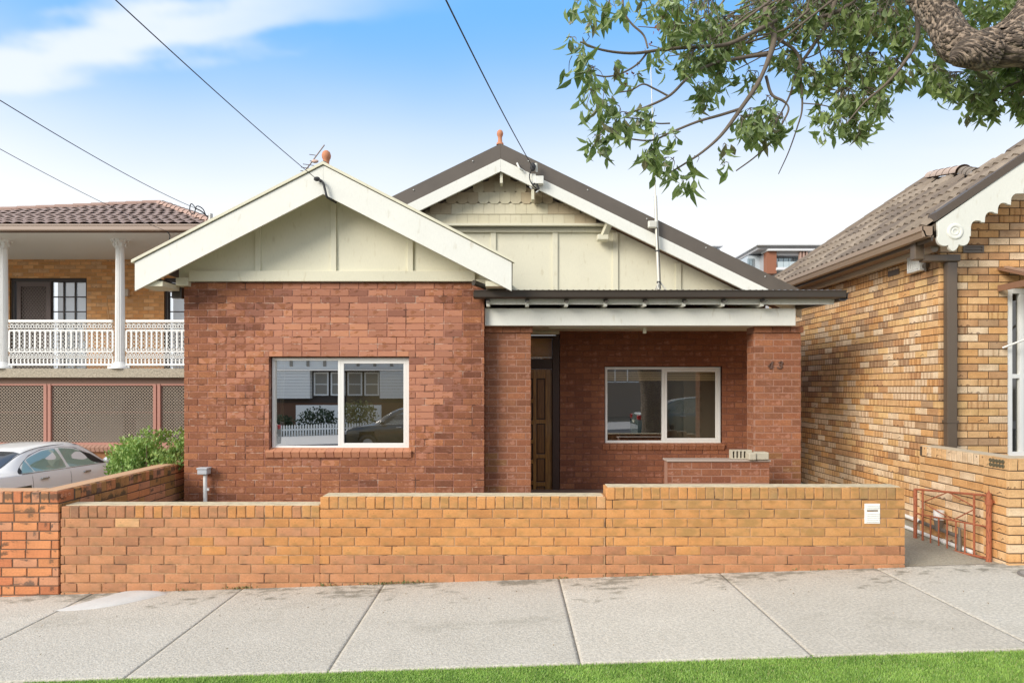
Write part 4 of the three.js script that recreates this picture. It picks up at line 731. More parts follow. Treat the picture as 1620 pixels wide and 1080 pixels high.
  const bg = new THREE.ExtrudeGeometry(outline, { depth: 0.03, bevelEnabled: true, bevelSize: 0.004, bevelThickness: 0.004, bevelSegments: 1, curveSegments: 8 }); bg.translate(0, 0, zb); const barge = part(T, 'bargeboard', [uvMetres(bg)], mat([0.78, 0.78, 0.7], 0.65, { map: paintTex }));
  { const c = q(163, 780), t1 = new THREE.TorusGeometry(0.068, 0.022, 10, 32), t2 = new THREE.TorusGeometry(0.034, 0.014, 8, 24); t1.scale(1, 1, 0.6); t2.scale(1, 1, 0.6); for (const g of [t1, t2]) g.translate(c[0], c[1], zb + 0.034); part(barge, 'rosette', [t1, t2], whitePaint); }
  const v0 = q(-5, 668), v1 = q(1700, -492); part(T, 'verge', [extrude([[v0[0], v0[1] - 0.02], [v1[0], v1[1] - 0.02], [v1[0], v1[1] + 0.075], [v0[0], v0[1] + 0.075]], zb - 0.12, zb + 0.045)], mat([0.1, 0.075, 0.055], 0.6));
  // white pipe along the wall foot
  part(T, 'waste_pipe', [rod(V(4.9, 0.245, -9), V(4.9, 0.22, -7.95), 0.025), rod(V(4.9, 0.22, -7.95), V(4.9, 0.2, -7.85), 0.03)], gloss);
}
// fence pier, low wall, gate of the right-hand house
{
  const T = thing('brick_pier_wall', 'tan brick gate pier with a low capped wall running back to the cream house', 'brick wall', [4.8, 0.1, -6.6]);
  const L = new Bricklayer(T, creamMats, 200), C = new Bricklayer(T, creamMats, 60, 'coping_brick'), h = 0.0865;
  const x0 = 4.69, z0 = -6.42, top = 1.155, wt = top - 0.115, rows = 12, yb = wt - rows * h, pick = () => { const k = rnd(); return (rnd() < 0.5 ? 0 : 6) + (k < 0.22 ? 0 : k < 0.75 ? 1 : 2); };
  brickWall(L, 'pier', V(x0, yb, z0), 0, 1.3, rows * h, { h, mortar: creamMortar, thick: 0.22, pick, shift: 0.5, rec: 0.008 });
  brickWall(L, 'pier_side', V(x0, yb, -6.77), -Math.PI / 2, 0.35 - 0.037, rows * h, { h, mortar: creamMortar, thick: 0.2, pick, shift: 0.2, rec: 0.008 });
  brickWall(L, 'low_wall', V(x0 + 0.02, yb, -7.86), -Math.PI / 2, 1.09, rows * h, { h, l: 0.2405, mortar: creamMortar, thick: 0.2, pick, shift: 0.1, rec: 0.008 });
  const core = (name, g) => { const b = part(T, name, g, creamMortar); INFO.set(b, { at: V(0, 0, 0), seen: 1 }); return b; };
  const set = Array.from({ length: KV }, (_, k) => brickGeo(0.077, 0.107, 0.22, 0.005, k + 91, 0.003));
  const b1 = core('coping', [B(x0 + 0.026, x0 + 0.22, wt + 0.003, top - 0.01, -7.86, -6.775)]);
  for (let k = 0; k < 12; k++) C.put(b1, set, x0 + 0.018, wt + 0.058 + rr(-0.002, 0.002), -6.82 - k * 0.0865, 1, 1, [1, 6, 7, 2, 0][Math.floor(rnd() * 5)], -Math.PI / 2);
  const b2 = core('coping', [B(x0 + 0.01, 6, wt + 0.003, top - 0.01, -6.64, z0 - 0.008)]);
  for (let k = 0; k < 14; k++) C.put(b2, set, x0 + 0.045 + k * 0.0865, wt + 0.058 + rr(-0.002, 0.002), z0, 1, 1, [2, 1, 0, 7, 1][Math.floor(rnd() * 5)]);
  part(T, 'coping', [B(x0 + 0.004, x0 + 0.2, wt + 0.004, top - 0.002, -6.77, -6.65)], creamMats[7]);
  for (let i = 0; i < 5; i++) for (let j = 0; j < 2; j++) { const g = new THREE.TorusGeometry(0.013, 0.007, 6, 12); g.rotateY(Math.PI / 2); g.translate(x0 - 0.001, wt + 0.036 + j * 0.042, -6.5 - i * 0.042); part(T, 'core_hole', [g], mat([0.14, 0.12, 0.07], 0.9)); }
  part(T, 'wall_cap', [B(x0 + 0.03, x0 + 0.21, top - 0.004, top + 0.006, -7.86, -6.7, 0.004), B(x0 + 0.02, 6, top - 0.004, top + 0.006, -6.64, z0 - 0.03, 0.004)], mat([0.62, 0.5, 0.34], 0.95));
  L.finish(); C.finish();

  const rust = mat([0.42, 0.13, 0.06], 0.75, { map: makeTex(256, 0.6, (u, v) => { const n = fbm(u * 14, v * 14, 321, 4); return mix3([1, 1, 1], [0.45, 0.4, 0.4], sstep(0.05, 0.3, n)); }) });
  const a = V(4.64, 0, -6.62), b = V(4.52, 0, -7.62), up = (p, y) => V(p.x, y, p.z), mixp = (t, y) => V(mix(a.x, b.x, t), y, mix(a.z, b.z, t));
  const yt = (t) => mix(0.775, 0.69, t), ym = (t) => mix(0.47, 0.42, t), y0 = (t) => mix(0.165, 0.085, t);
  const G = thing('gate', 'small rusty orange steel gate swung open beside the tan brick pier', 'gate', [a.x, 0.12, a.z]);
  part(G, 'gate_frame', [rod(mixp(0.02, yt(0)), mixp(1, yt(1)), 0.012), rod(mixp(0.02, y0(0)), mixp(1, y0(1)), 0.013), rod(mixp(1, y0(1)), mixp(1, yt(1)), 0.02), rod(mixp(0.03, ym(0)), mixp(1, ym(1)), 0.009)], rust);
  part(G, 'hinge_post', [rod(V(a.x, 0.1, a.z), V(a.x, 0.8, a.z), 0.024, 0.024, 12), rod(V(a.x, 0.69, a.z), V(a.x, 0.745, a.z), 0.033, 0.033, 12), rod(V(a.x, 0.1, a.z), V(a.x, 0.14, a.z), 0.032, 0.03, 12), rod(V(a.x, 0.715, a.z), V(a.x + 0.07, 0.715, a.z), 0.016), rod(V(a.x, 0.8, a.z), V(a.x, 0.83, a.z), 0.012, 0.004)], rust);
  for (let i = 1; i <= 7; i++) { const t = 0.06 + i * 0.118, full = i === 1 || i === 7; part(G, 'gate_bar', [rod(mixp(t, y0(t)), mixp(t, full ? yt(t) : ym(t) - 0.005), full ? 0.011 : 0.008)], rust); }
  for (const [t0, t1, f0, f1] of [[0.85, 0.52, 0.55, 1], [0.52, 0.18, 1, 0.6], [0.85, 0.45, 0.45, 0.02], [0.45, 0.18, 0.02, 0.5]]) part(G, 'diamond_bar', [rod(mixp(t0, mix(ym(t0), yt(t0), f0)), mixp(t1, mix(ym(t1), yt(t1), f1)), 0.006)], rust);

  const M = thing('water_meter', 'grey water meter with white cap on dark pipe behind the rusty gate', 'meter', [4.57, 0.12, -7.3]);
  part(M, 'cap', [rod(V(4.62, 0.4, -7.36), V(4.62, 0.5, -7.36), 0.05, 0.054, 16)], gloss); part(M, 'meter_body', [rod(V(4.62, 0.28, -7.36), V(4.62, 0.4, -7.36), 0.035, 0.05, 14), rod(V(4.62, 0.31, -7.7), V(4.62, 0.29, -7.02), 0.022), rod(V(4.62, 0.29, -7.02), V(4.62, 0.12, -7.02), 0.022), rod(V(4.62, 0.29, -7.02), V(4.62, 0.38, -7.02), 0.014)], mat([0.22, 0.2, 0.17], 0.55, { metalness: 0.4 }));
  part(M, 'tap_handle', [bar(V(4.62, 0.38, -7.08), V(4.62, 0.38, -6.96), 0.012, 0.012)], mat([0.25, 0.2, 0.15], 0.5));
  const Pp = thing('drain_pipe', 'long white plastic pipe lying along the foot of the tan low wall', 'pipe', [4.66, 0.15, -7.2]);
  part(Pp, 'pipe', [rod(V(4.66, 0.19, -8.6), V(4.655, 0.165, -6.86), 0.022, 0.022, 12)], gloss); for (const z of [-7.1, -7.35]) part(Pp, 'pipe_joint', [rod(V(4.657, 0.172, z), V(4.657, 0.171, z + 0.05), 0.028, 0.028, 12)], gloss);
  const lid = thing('pit_lid', 'round dark metal pit lid in the pavement at the right edge', 'pit lid', [4.62, gy(4.62), -6.08]);
  const ring = new THREE.CylinderGeometry(0.15, 0.15, 0.012, 32); ring.translate(4.7, gy(4.66) + 0.004, -6.08); part(lid, 'rim', [ring], mat([0.22, 0.2, 0.18], 0.8)); const lc = new THREE.CylinderGeometry(0.13, 0.13, 0.012, 32); lc.translate(4.7, gy(4.66) + 0.008, -6.08); part(lid, 'cover', [lc], mat([0.4, 0.37, 0.33], 0.85, { bumpMap: concBump, bumpScale: 0.005 }));
}
// loose bricks on the porch wall
{
  const c = mat([0.52, 0.47, 0.36], 0.9, { map: paintTex, bumpMap: grainBump, bumpScale: 0.003 });
  const a = thing('loose_brick', 'cream cored brick on its side showing dark holes, on the porch wall', 'brick', [2.78, 0.945, -8.35]);
  part(a, 'brick_body', [extrude([[2.7, 0.95], [2.95, 0.95], [2.95, 1.06], [2.7, 1.06]], -8.42, -8.34, [0, 1, 2, 3].map((k) => [[2.715 + k * 0.045, 0.962], [2.74 + k * 0.045, 0.962], [2.74 + k * 0.045, 1.046], [2.715 + k * 0.045, 1.046]])), B(2.702, 2.948, 0.952, 1.058, -8.44, -8.42)], c);
  const b = thing('loose_brick', 'solid cream block at the right end of the porch wall', 'brick', [3.03, 0.945, -8.35]); part(b, 'brick_body', [B(2.88, 2.97, 0.946, 1.035, -8.335, -8.24, 0.012), B(2.972, 3.13, 0.946, 1.04, -8.4, -8.26, 0.012)], c);
}
// meter conduit in the front yard
{
  const x = wx(319, 8.5), T = thing('junction_box', 'small grey electrical box on a white conduit against the dark brick wall', 'junction box', [x, 0, -8.55]);
  part(T, 'box', [B(x - 0.062, x + 0.062, wy(751, 8.5), wy(741, 8.5), -8.62, -8.5, 0.012), B(x - 0.068, x + 0.068, wy(742.5, 8.5), wy(740, 8.5), -8.625, -8.49, 0.006)], mat([0.5, 0.52, 0.54], 0.5)); part(T, 'conduit', [rod(V(x + 0.01, 0, -8.57), V(x + 0.01, wy(750, 8.5), -8.57), 0.024, 0.024, 12), B(x + 0.01, x + 0.06, 0.53, 0.56, -8.58, -8.56)], gloss);
}

// ------------------------------------------------------------------ the house with the iron lace balcony on the left
{
  const D0 = 14, zf = -D0, X1 = -5.6, X0 = -15.5, T = thing('balcony_house', 'two storey tan brick house with white iron lace balcony and brown tiled roof', 'house', [-10, -0.4, -15]);
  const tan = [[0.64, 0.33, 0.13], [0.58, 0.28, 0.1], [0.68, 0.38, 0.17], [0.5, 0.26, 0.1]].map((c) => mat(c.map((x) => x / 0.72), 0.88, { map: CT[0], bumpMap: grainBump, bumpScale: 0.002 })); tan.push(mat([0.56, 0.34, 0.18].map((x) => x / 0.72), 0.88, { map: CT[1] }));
  const L = new Bricklayer(T, tan, 0), fl = wy(583, D0), cl = wy(408, 15.6), zb = -15.6;
  const o1 = [-11.46, -9.7, fl, 4.32], o2 = [-7.93, -6.6, fl, 4.32], bx = -12, bw = 6.4;
  brickWall(L, 'upper_wall', V(bx, fl, zb), 0, bw, cl + 0.2 - fl, { mortar: mat([0.46, 0.27, 0.13], 0.95), thick: 0.2, pick: () => Math.floor(rnd() * 5), holes: [o1, o2].map((o) => [o[0] - bx, o[1] - bx, 0, o[3] - fl]), rec: 0.004 });
  L.finish();
  // slab, soffit, columns
  part(T, 'balcony_slab', [B(X0, X1, wy(597, D0), fl, -15.8, zf + 0.12)], mat([1, 1, 1], 0.95, { map: makeTex(512, 1.2, (u, v) => { const n = noise(u * 60, v * 60, 3), f = fbm(u * 26, v * 26, 331, 3); const g = 0.42 + n * 0.14 + f * 0.2; return [g * 1.05, g * 0.92, g * 0.7]; }), bumpMap: concBump, bumpScale: 0.01 }));
  part(T, 'beam', [B(X0, X1, wy(607, D0), wy(597.5, D0), -15.7, zf - 0.02)], mat([0.2, 0.12, 0.085], 0.7));
  const sy = wy(374, D0); part(T, 'balcony_ceiling', [slab([V(X0, sy, -13.4), V(X1, sy, -13.4), V(X1, cl, -15.9), V(X0, cl, -15.9)], 0.05)], mat([0.72, 0.72, 0.68], 0.8));
  const colGeo = (x) => {
    const y0 = fl, y1 = sy - 0.005, H = y1 - y0, out = [];
    const n = 20, ring = (y, r, fl2) => Array.from({ length: n * 2 }, (_, i) => { const a = i / (n * 2) * Math.PI * 2, q = r * (i % 2 && fl2 ? 0.88 : 1); return [x + Math.cos(a) * q, y, zf + 0.0 + Math.sin(a) * q]; });
    const rows = [ring(y0 + 0.14, 0.094, 1), ring(y0 + H * 0.4, 0.09, 1), ring(y1 - 0.24, 0.08, 1)], pos = [], idx = []; rows.forEach((r) => r.forEach((p) => pos.push(...p))); for (let r = 0; r < 2; r++) for (let i = 0; i < n * 2; i++) { const a = r * n * 2 + i, b = r * n * 2 + (i + 1) % (n * 2); idx.push(a, b, a + n * 2, b, b + n * 2, a + n * 2); }
    const g = new THREE.BufferGeometry(); g.setAttribute('position', new THREE.Float32BufferAttribute(pos, 3)); g.setIndex(idx); out.push(g.toNonIndexed());
    const lathe = (pts) => { const l = new THREE.LatheGeometry(pts.map((p) => new THREE.Vector2(p[0], p[1])), 24); l.translate(x, 0, zf); out.push(l); };
    lathe([[0.19, y0], [0.19, y0 + 0.035], [0.16, y0 + 0.05], [0.13, y0 + 0.09], [0.096, y0 + 0.14]]); lathe([[0.082, y1 - 0.25], [0.1, y1 - 0.235], [0.088, y1 - 0.22], [0.11, y1 - 0.12], [0.16, y1 - 0.04], [0.17, y1 - 0.03]]);
    for (let i = 0; i < 8; i++) for (const [yy, r, s] of [[y1 - 0.17, 0.115, 0.03], [y1 - 0.07, 0.15, 0.035]]) { const a = i / 8 * 6.283 + (s > 0.03 ? 0.4 : 0), b = new THREE.SphereGeometry(s, 8, 6); b.scale(0.7, 1.5, 0.7); b.translate(x + Math.cos(a) * r, yy, zf + Math.sin(a) * r); out.push(b); }
    out.push(B(x - 0.17, x + 0.17, y1 - 0.03, y1, zf - 0.17, zf + 0.17)); return out;
  };
  const cx = [-8.02, -10.42, -12.8]; for (const x of cx) part(T, 'column', colGeo(x), gloss);
  // balcony ironwork, one panel for each bay
  const spans = [[-7.88, -5.7], [-10.28, -8.16], [-12.6, -10.56]], yT = wy(506, D0), yB = wy(575, D0), zr = zf + 0.02;
  for (const [a, b] of spans) {
    part(T, 'handrail', [B(a, b, yT - 0.055, yT, zr - 0.035, zr + 0.035, 0.01)], gloss); part(T, 'bottom_rail', [B(a, b, yB - 0.045, yB, zr - 0.03, zr + 0.03, 0.008), B(a + 0.03, a + 0.07, fl, yB - 0.045, zr - 0.015, zr + 0.015), B(b - 0.1, b - 0.06, fl, yB - 0.045, zr - 0.015, zr + 0.015)], gloss);
    const g = [], p = 0.102, n = Math.floor((b - a) / p), q = (b - a) / n, H = yT - yB, Y = (f) => yB + H * f, box = (x0, x1, y0, y1) => { const k = new THREE.BoxGeometry(x1 - x0, y1 - y0, 0.014); k.translate((x0 + x1) / 2, (y0 + y1) / 2, zr); g.push(k); };
    box(a, b, Y(0.255), Y(0.285)); box(a, b, Y(0.75), Y(0.775)); box(a, b, Y(0.12), Y(0.14));
    const arc = (x, y, r, t, from = 0, len = Math.PI * 2) => { const k = new THREE.TorusGeometry(r, t, 4, 10, len); k.rotateZ(from); k.translate(x, y, zr); g.push(k); };
    for (let i = 0; i <= n; i++) {
      const x = a + i * q; box(x - 0.016, x + 0.016, Y(0.28), Y(0.75)); const s = new THREE.SphereGeometry(0.024, 6, 5); s.translate(x, Y(0.35), zr); g.push(s);
      if (i < n) { arc(x + q / 2, Y(0.69), q / 2 - 0.006, 0.01, 0, Math.PI); arc(x + q / 2, Y(0.85), 0.034, 0.009); arc(x, Y(0.85), 0.034, 0.008); arc(x + q / 2, Y(0.95), 0.04, 0.009, Math.PI, Math.PI); const d = new THREE.SphereGeometry(0.02, 6, 5); d.translate(x + q / 2, Y(0.32), zr); g.push(d); }
    }
    const m = Math.floor((b - a) / 0.076), w = (b - a) / m; for (let i = 0; i <= m; i++) { const x = a + i * w; box(x - 0.011, x + 0.011, Y(0), Y(0.17)); if (i < m) arc(x + w / 2, Y(0.2), 0.027, 0.011); }
    part(T, 'iron_lace', [mergeGeometries(flat(g))], gloss, { kind: 'stuff' });
    const mesh = []; for (let x = a - 1; x < b; x += 0.078) for (const s of [-1, 1]) { const y0 = fl + 0.01, y1 = yT - 0.06, hh = y1 - y0, xa = s > 0 ? x : x + hh, xb = s > 0 ? x + hh : x, cut = (t) => V(mix(xa, xb, t), mix(y0, y1, t), zr - 0.06); let t0 = 0, t1 = 1; const f = (xx) => (xx - xa) / (xb - xa); if (s > 0) { t0 = Math.max(0, f(a)); t1 = Math.min(1, f(b)); } else { t0 = Math.max(0, f(b)); t1 = Math.min(1, f(a)); } if (t1 - t0 > 0.02) mesh.push(rod(cut(t0), cut(t1), 0.0055, 0.0055, 4)); }
    part(T, 'safety_mesh', mesh, gloss, { kind: 'stuff' });
  }
  // upper doors
  const dark = mat([0.045, 0.035, 0.03], 0.6), paneM = glassPane(0.25, [0.85, 0.9, 0.95]);
  const doorAt = (o, solid) => {
    const z = zb - 0.1, W = part(T, 'sliding_door', [B(o[0], o[1], o[3] - 0.08, o[3], z - 0.05, z + 0.05), B(o[0], o[0] + 0.07, o[2], o[3] - 0.08, z - 0.05, z + 0.05), B(o[1] - 0.05, o[1], o[2], o[3] - 0.08, z - 0.05, z + 0.05)], dark), gx = solid ? mix(o[0], o[1], 0.52) : o[0] + 0.07, bars = [];
    part(W, 'pane', [quad(V(gx, o[2], z - 0.02), V(o[1] - 0.05, o[2], z - 0.02), V(o[1] - 0.05, o[3] - 0.08, z - 0.02), V(gx, o[3] - 0.08, z - 0.02))], paneM);
    part(W, 'curtain', [extrude([[gx, o[2]], [o[1], o[2]], [o[1], o[3]], [gx, o[3]]], z - 0.2, z - 0.18)], mat([0.6, 0.65, 0.68], 0.9));
    for (let i = 0; i < 4; i++) { const x = mix(gx, o[1] - 0.06, i / 3); bars.push(B(x - 0.014, x + 0.014, o[2], o[3] - 0.08, z - 0.015, z + 0.01)); } for (let y = o[3] - 0.42; y > o[2]; y -= 0.34) bars.push(B(gx, o[1] - 0.05, y - 0.012, y + 0.012, z - 0.014, z + 0.008)); part(W, 'glazing_bar', bars, dark);
    if (solid) {
      const x0 = o[0] + 0.12, x1 = gx - 0.02, sc = mat([0.12, 0.09, 0.08], 0.6), fr = [B(x0, x1, o[3] - 0.19, o[3] - 0.08, z, z + 0.045), B(x0, x0 + 0.09, o[2], o[3] - 0.19, z, z + 0.045), B(x1 - 0.1, x1, o[2], o[3] - 0.19, z, z + 0.045), B(x0, x1, o[2], o[3], z - 0.03, z - 0.02)]; const S = part(W, 'security_door', fr, sc), bb = [];
      for (let k = -30; k < 30; k++) for (const s of [-1, 1]) { const xa = x0 + k * 0.07, pts = []; for (const t of [0, 2.2]) pts.push(V(xa + s * t * 0.8, o[2] + t, z + 0.02)); const lim = (t) => xa + s * t * 0.8; let t0 = 0, t1 = o[3] - 0.19 - o[2]; const tA = (x0 + 0.09 - xa) / (s * 0.8), tB = (x1 - 0.1 - xa) / (s * 0.8); t0 = Math.max(t0, Math.min(tA, tB)); t1 = Math.min(t1, Math.max(tA, tB)); if (t1 > t0 + 0.02) bb.push(bar(V(lim(t0), o[2] + t0, z + 0.02), V(lim(t1), o[2] + t1, z + 0.02), 0.012, 0.008, V(0, 0, 1))); }
      part(T, 'door_lattice', bb, mat([0.2, 0.16, 0.14], 0.6), { kind: 'stuff' });
    }
  };
  doorAt(o1, true); doorAt(o2, false);
  { const p = at(200, 463, 15.58); part(T, 'meter_box', [B(p.x - 0.06, p.x + 0.06, p.y - 0.08, p.y + 0.08, zb + 0.002, zb + 0.08, 0.01)], mat([0.5, 0.42, 0.33], 0.6)); }
  // clothes airer rails on the balcony
  const tb = [], ty = fl + 0.95 + 0.05; for (let i = 0; i < 7; i++) { const x = -9.5 + i * 0.27; tb.push(rod(V(x, ty - 0.35, -15.2), V(x, ty + (i % 3 ? 0.05 : 0.12), -15.2), 0.014)); } tb.push(rod(V(-9.8, ty, -15.2), V(-7.6, ty + 0.04, -15.2), 0.012), rod(V(-8.9, ty - 0.1, -15.15), V(-9.06, ty + 0.62, -15.3), 0.012)); part(T, 'plant_frame', tb, mat([0.5, 0.28, 0.12], 0.8));
  // lower front: rusty pink frame with diamond mesh, dim carport behind
  const yt2 = wy(607, D0), yb2 = wy(700, D0), pink = mat([0.42, 0.2, 0.15], 0.7), posts = [-12.5, -9.52, -7.27, X1];
  for (const x of posts.slice(0, 3)) part(T, 'screen_post', [B(x - 0.075, x - 0.01, yb2, yt2, zf - 0.1, zf, 0.006), B(x + 0.01, x + 0.075, yb2, yt2, zf - 0.1, zf, 0.006)], pink); part(T, 'screen_rail', [B(X0, X1, yt2 - 0.035, yt2, zf - 0.09, zf - 0.012), B(X0, X1, yb2 - 0.05, yb2, zf - 0.09, zf - 0.012), B(X0, X1, 1.3, 1.315, zf - 0.09, zf - 0.06)], pink);
  const lat = [], hh = yt2 - yb2; for (let x = -13 - hh; x < X1 + 0.2; x += 0.066) for (const s of [-1, 1]) lat.push(bar(V(s > 0 ? x : x + hh, yb2, zf - 0.04 - (s > 0 ? 0.005 : 0)), V(s > 0 ? x + hh : x, yt2, zf - 0.04 - (s > 0 ? 0.005 : 0)), 0.009, 0.009, V(0, 0, 1))); part(T, 'diamond_mesh', lat, mat([0.4, 0.33, 0.26], 0.6, { metalness: 0.2 }), { kind: 'stuff' });
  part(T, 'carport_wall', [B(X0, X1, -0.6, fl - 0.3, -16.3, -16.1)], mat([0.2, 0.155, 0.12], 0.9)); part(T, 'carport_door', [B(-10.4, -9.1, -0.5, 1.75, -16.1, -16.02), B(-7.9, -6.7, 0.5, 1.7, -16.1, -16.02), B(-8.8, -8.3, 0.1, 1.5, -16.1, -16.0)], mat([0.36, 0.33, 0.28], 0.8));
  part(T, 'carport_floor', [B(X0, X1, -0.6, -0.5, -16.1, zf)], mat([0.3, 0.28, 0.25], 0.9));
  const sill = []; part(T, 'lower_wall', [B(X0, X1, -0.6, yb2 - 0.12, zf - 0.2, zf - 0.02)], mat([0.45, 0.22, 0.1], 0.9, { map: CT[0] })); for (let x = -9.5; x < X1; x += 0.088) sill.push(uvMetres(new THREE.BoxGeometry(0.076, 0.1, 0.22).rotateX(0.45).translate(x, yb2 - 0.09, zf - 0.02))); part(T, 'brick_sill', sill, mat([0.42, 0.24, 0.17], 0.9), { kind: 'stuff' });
  part(T, 'sill_bed', [B(X0, X1, yb2 - 0.14, yb2 - 0.07, zf - 0.19, zf - 0.03)], mat([0.62, 0.5, 0.42], 0.9));
  // roof: front slope between two hips, tiles as one part
  const ev = wy(357, 13.35), ze = -13.35, ap = V(-8.75, 6.36, -17), e0 = V(-15.2, ev, ze), e1 = V(-5.75, ev, ze), slope = (ap.y - ev) / (17 + ze);
  const tm = makeTex(128, 1, (u, v) => { const g = 0.8 + fbm(u * 5, v * 5, 341, 3) * 0.4; return [g, g, g]; }), tileM = mat([0.46, 0.33, 0.27], 0.9, { map: tm });
  part(T, 'roof', [slab([e0, e1, ap], 0.04), slab([e1, V(-5.75, ev, -21), ap], 0.04), slab([e0, ap, V(-15.2, ev, -21)], 0.04)], mat([0.1, 0.065, 0.05], 0.9));
  const tiles = [], nr = 12, dl = Math.hypot(17 + ze, ap.y - ev) / nr, nv = V(0, 17 + ze, ap.y - ev).normalize(), upv = V(0, ap.y - ev, -(17 + ze)).normalize(); nv.set(0, -upv.z, upv.y); 
  for (let r = 0; r < nr; r++) { const t = r / nr, xa = mix(e0.x, ap.x, t), xb = mix(e1.x, ap.x, t); for (let x = Math.max(xa, -12.3) + rr(0, 0.1); x < xb - 0.1; x += 0.215) { const k = new THREE.CylinderGeometry(0.105, 0.115, dl * 1.12, 7, 1, true, -Math.PI / 2, Math.PI); k.scale(1, 1, 0.55); const p = V(x + 0.1, ev, ze).addScaledVector(upv, (r + 0.5) * dl).addScaledVector(nv, 0.012); k.rotateX(-0.05); k.applyMatrix4(new THREE.Matrix4().makeBasis(V(1, 0, 0), upv, nv)); k.translate(p.x, p.y, p.z); tiles.push(k); } }
  part(T, 'roof_tiles', [mergeGeometries(flat(tiles))], tileM, { kind: 'stuff' });
  const caps = (a, b, n) => { for (let i = 0; i < n; i++) { const p = a.clone().lerp(b, i / n), q = a.clone().lerp(b, (i + 1.1) / n), z = q.clone().sub(p), g = new THREE.CylinderGeometry(0.1, 0.115, z.length(), 10, 1, true, 0, Math.PI); g.rotateX(Math.PI / 2); g.rotateZ(Math.PI / 2); z.normalize(); const x = V(0, 1, 0).cross(z).normalize(), y = z.clone().cross(x); g.applyMatrix4(new THREE.Matrix4().makeBasis(x, y, z)); const m = p.clone().add(q).multiplyScalar(0.5); g.translate(m.x, m.y + 0.02, m.z); part(T, 'hip_tile', [g], mat([0.42, 0.28, 0.22], 0.9)); } };
  caps(V(-12.2, ev + (ap.y - ev) * (12.2 - 15.2) / (8.75 - 15.2), ze + (-17 - ze) * (15.2 - 12.2) / (15.2 - 8.75)), ap, 11); caps(e1, ap, 13);
  const gm = mat([0.34, 0.25, 0.19], 0.45); part(T, 'gutter', [B(X0, -5.7, ev - 0.115, ev + 0.0, ze - 0.01, ze + 0.1, 0.02), B(X0, -5.7, ev - 0.02, ev + 0.012, ze + 0.09, ze + 0.112, 0.006)], gm); part(T, 'fascia', [B(X0, -5.72, sy + 0.005, ev - 0.12, ze - 0.08, ze + 0.02)], mat([0.13, 0.085, 0.06], 0.6));
  part(T, 'side_wall', [B(-5.8, -5.6, -0.6, ev - 0.2, -21, -15.6)], tan[0]);
  part(T, 'cable_bracket', [rod(at(332, 352, 13.4), at(333, 338, 13.4), 0.04, 0.04, 10)], zincMetal);
}

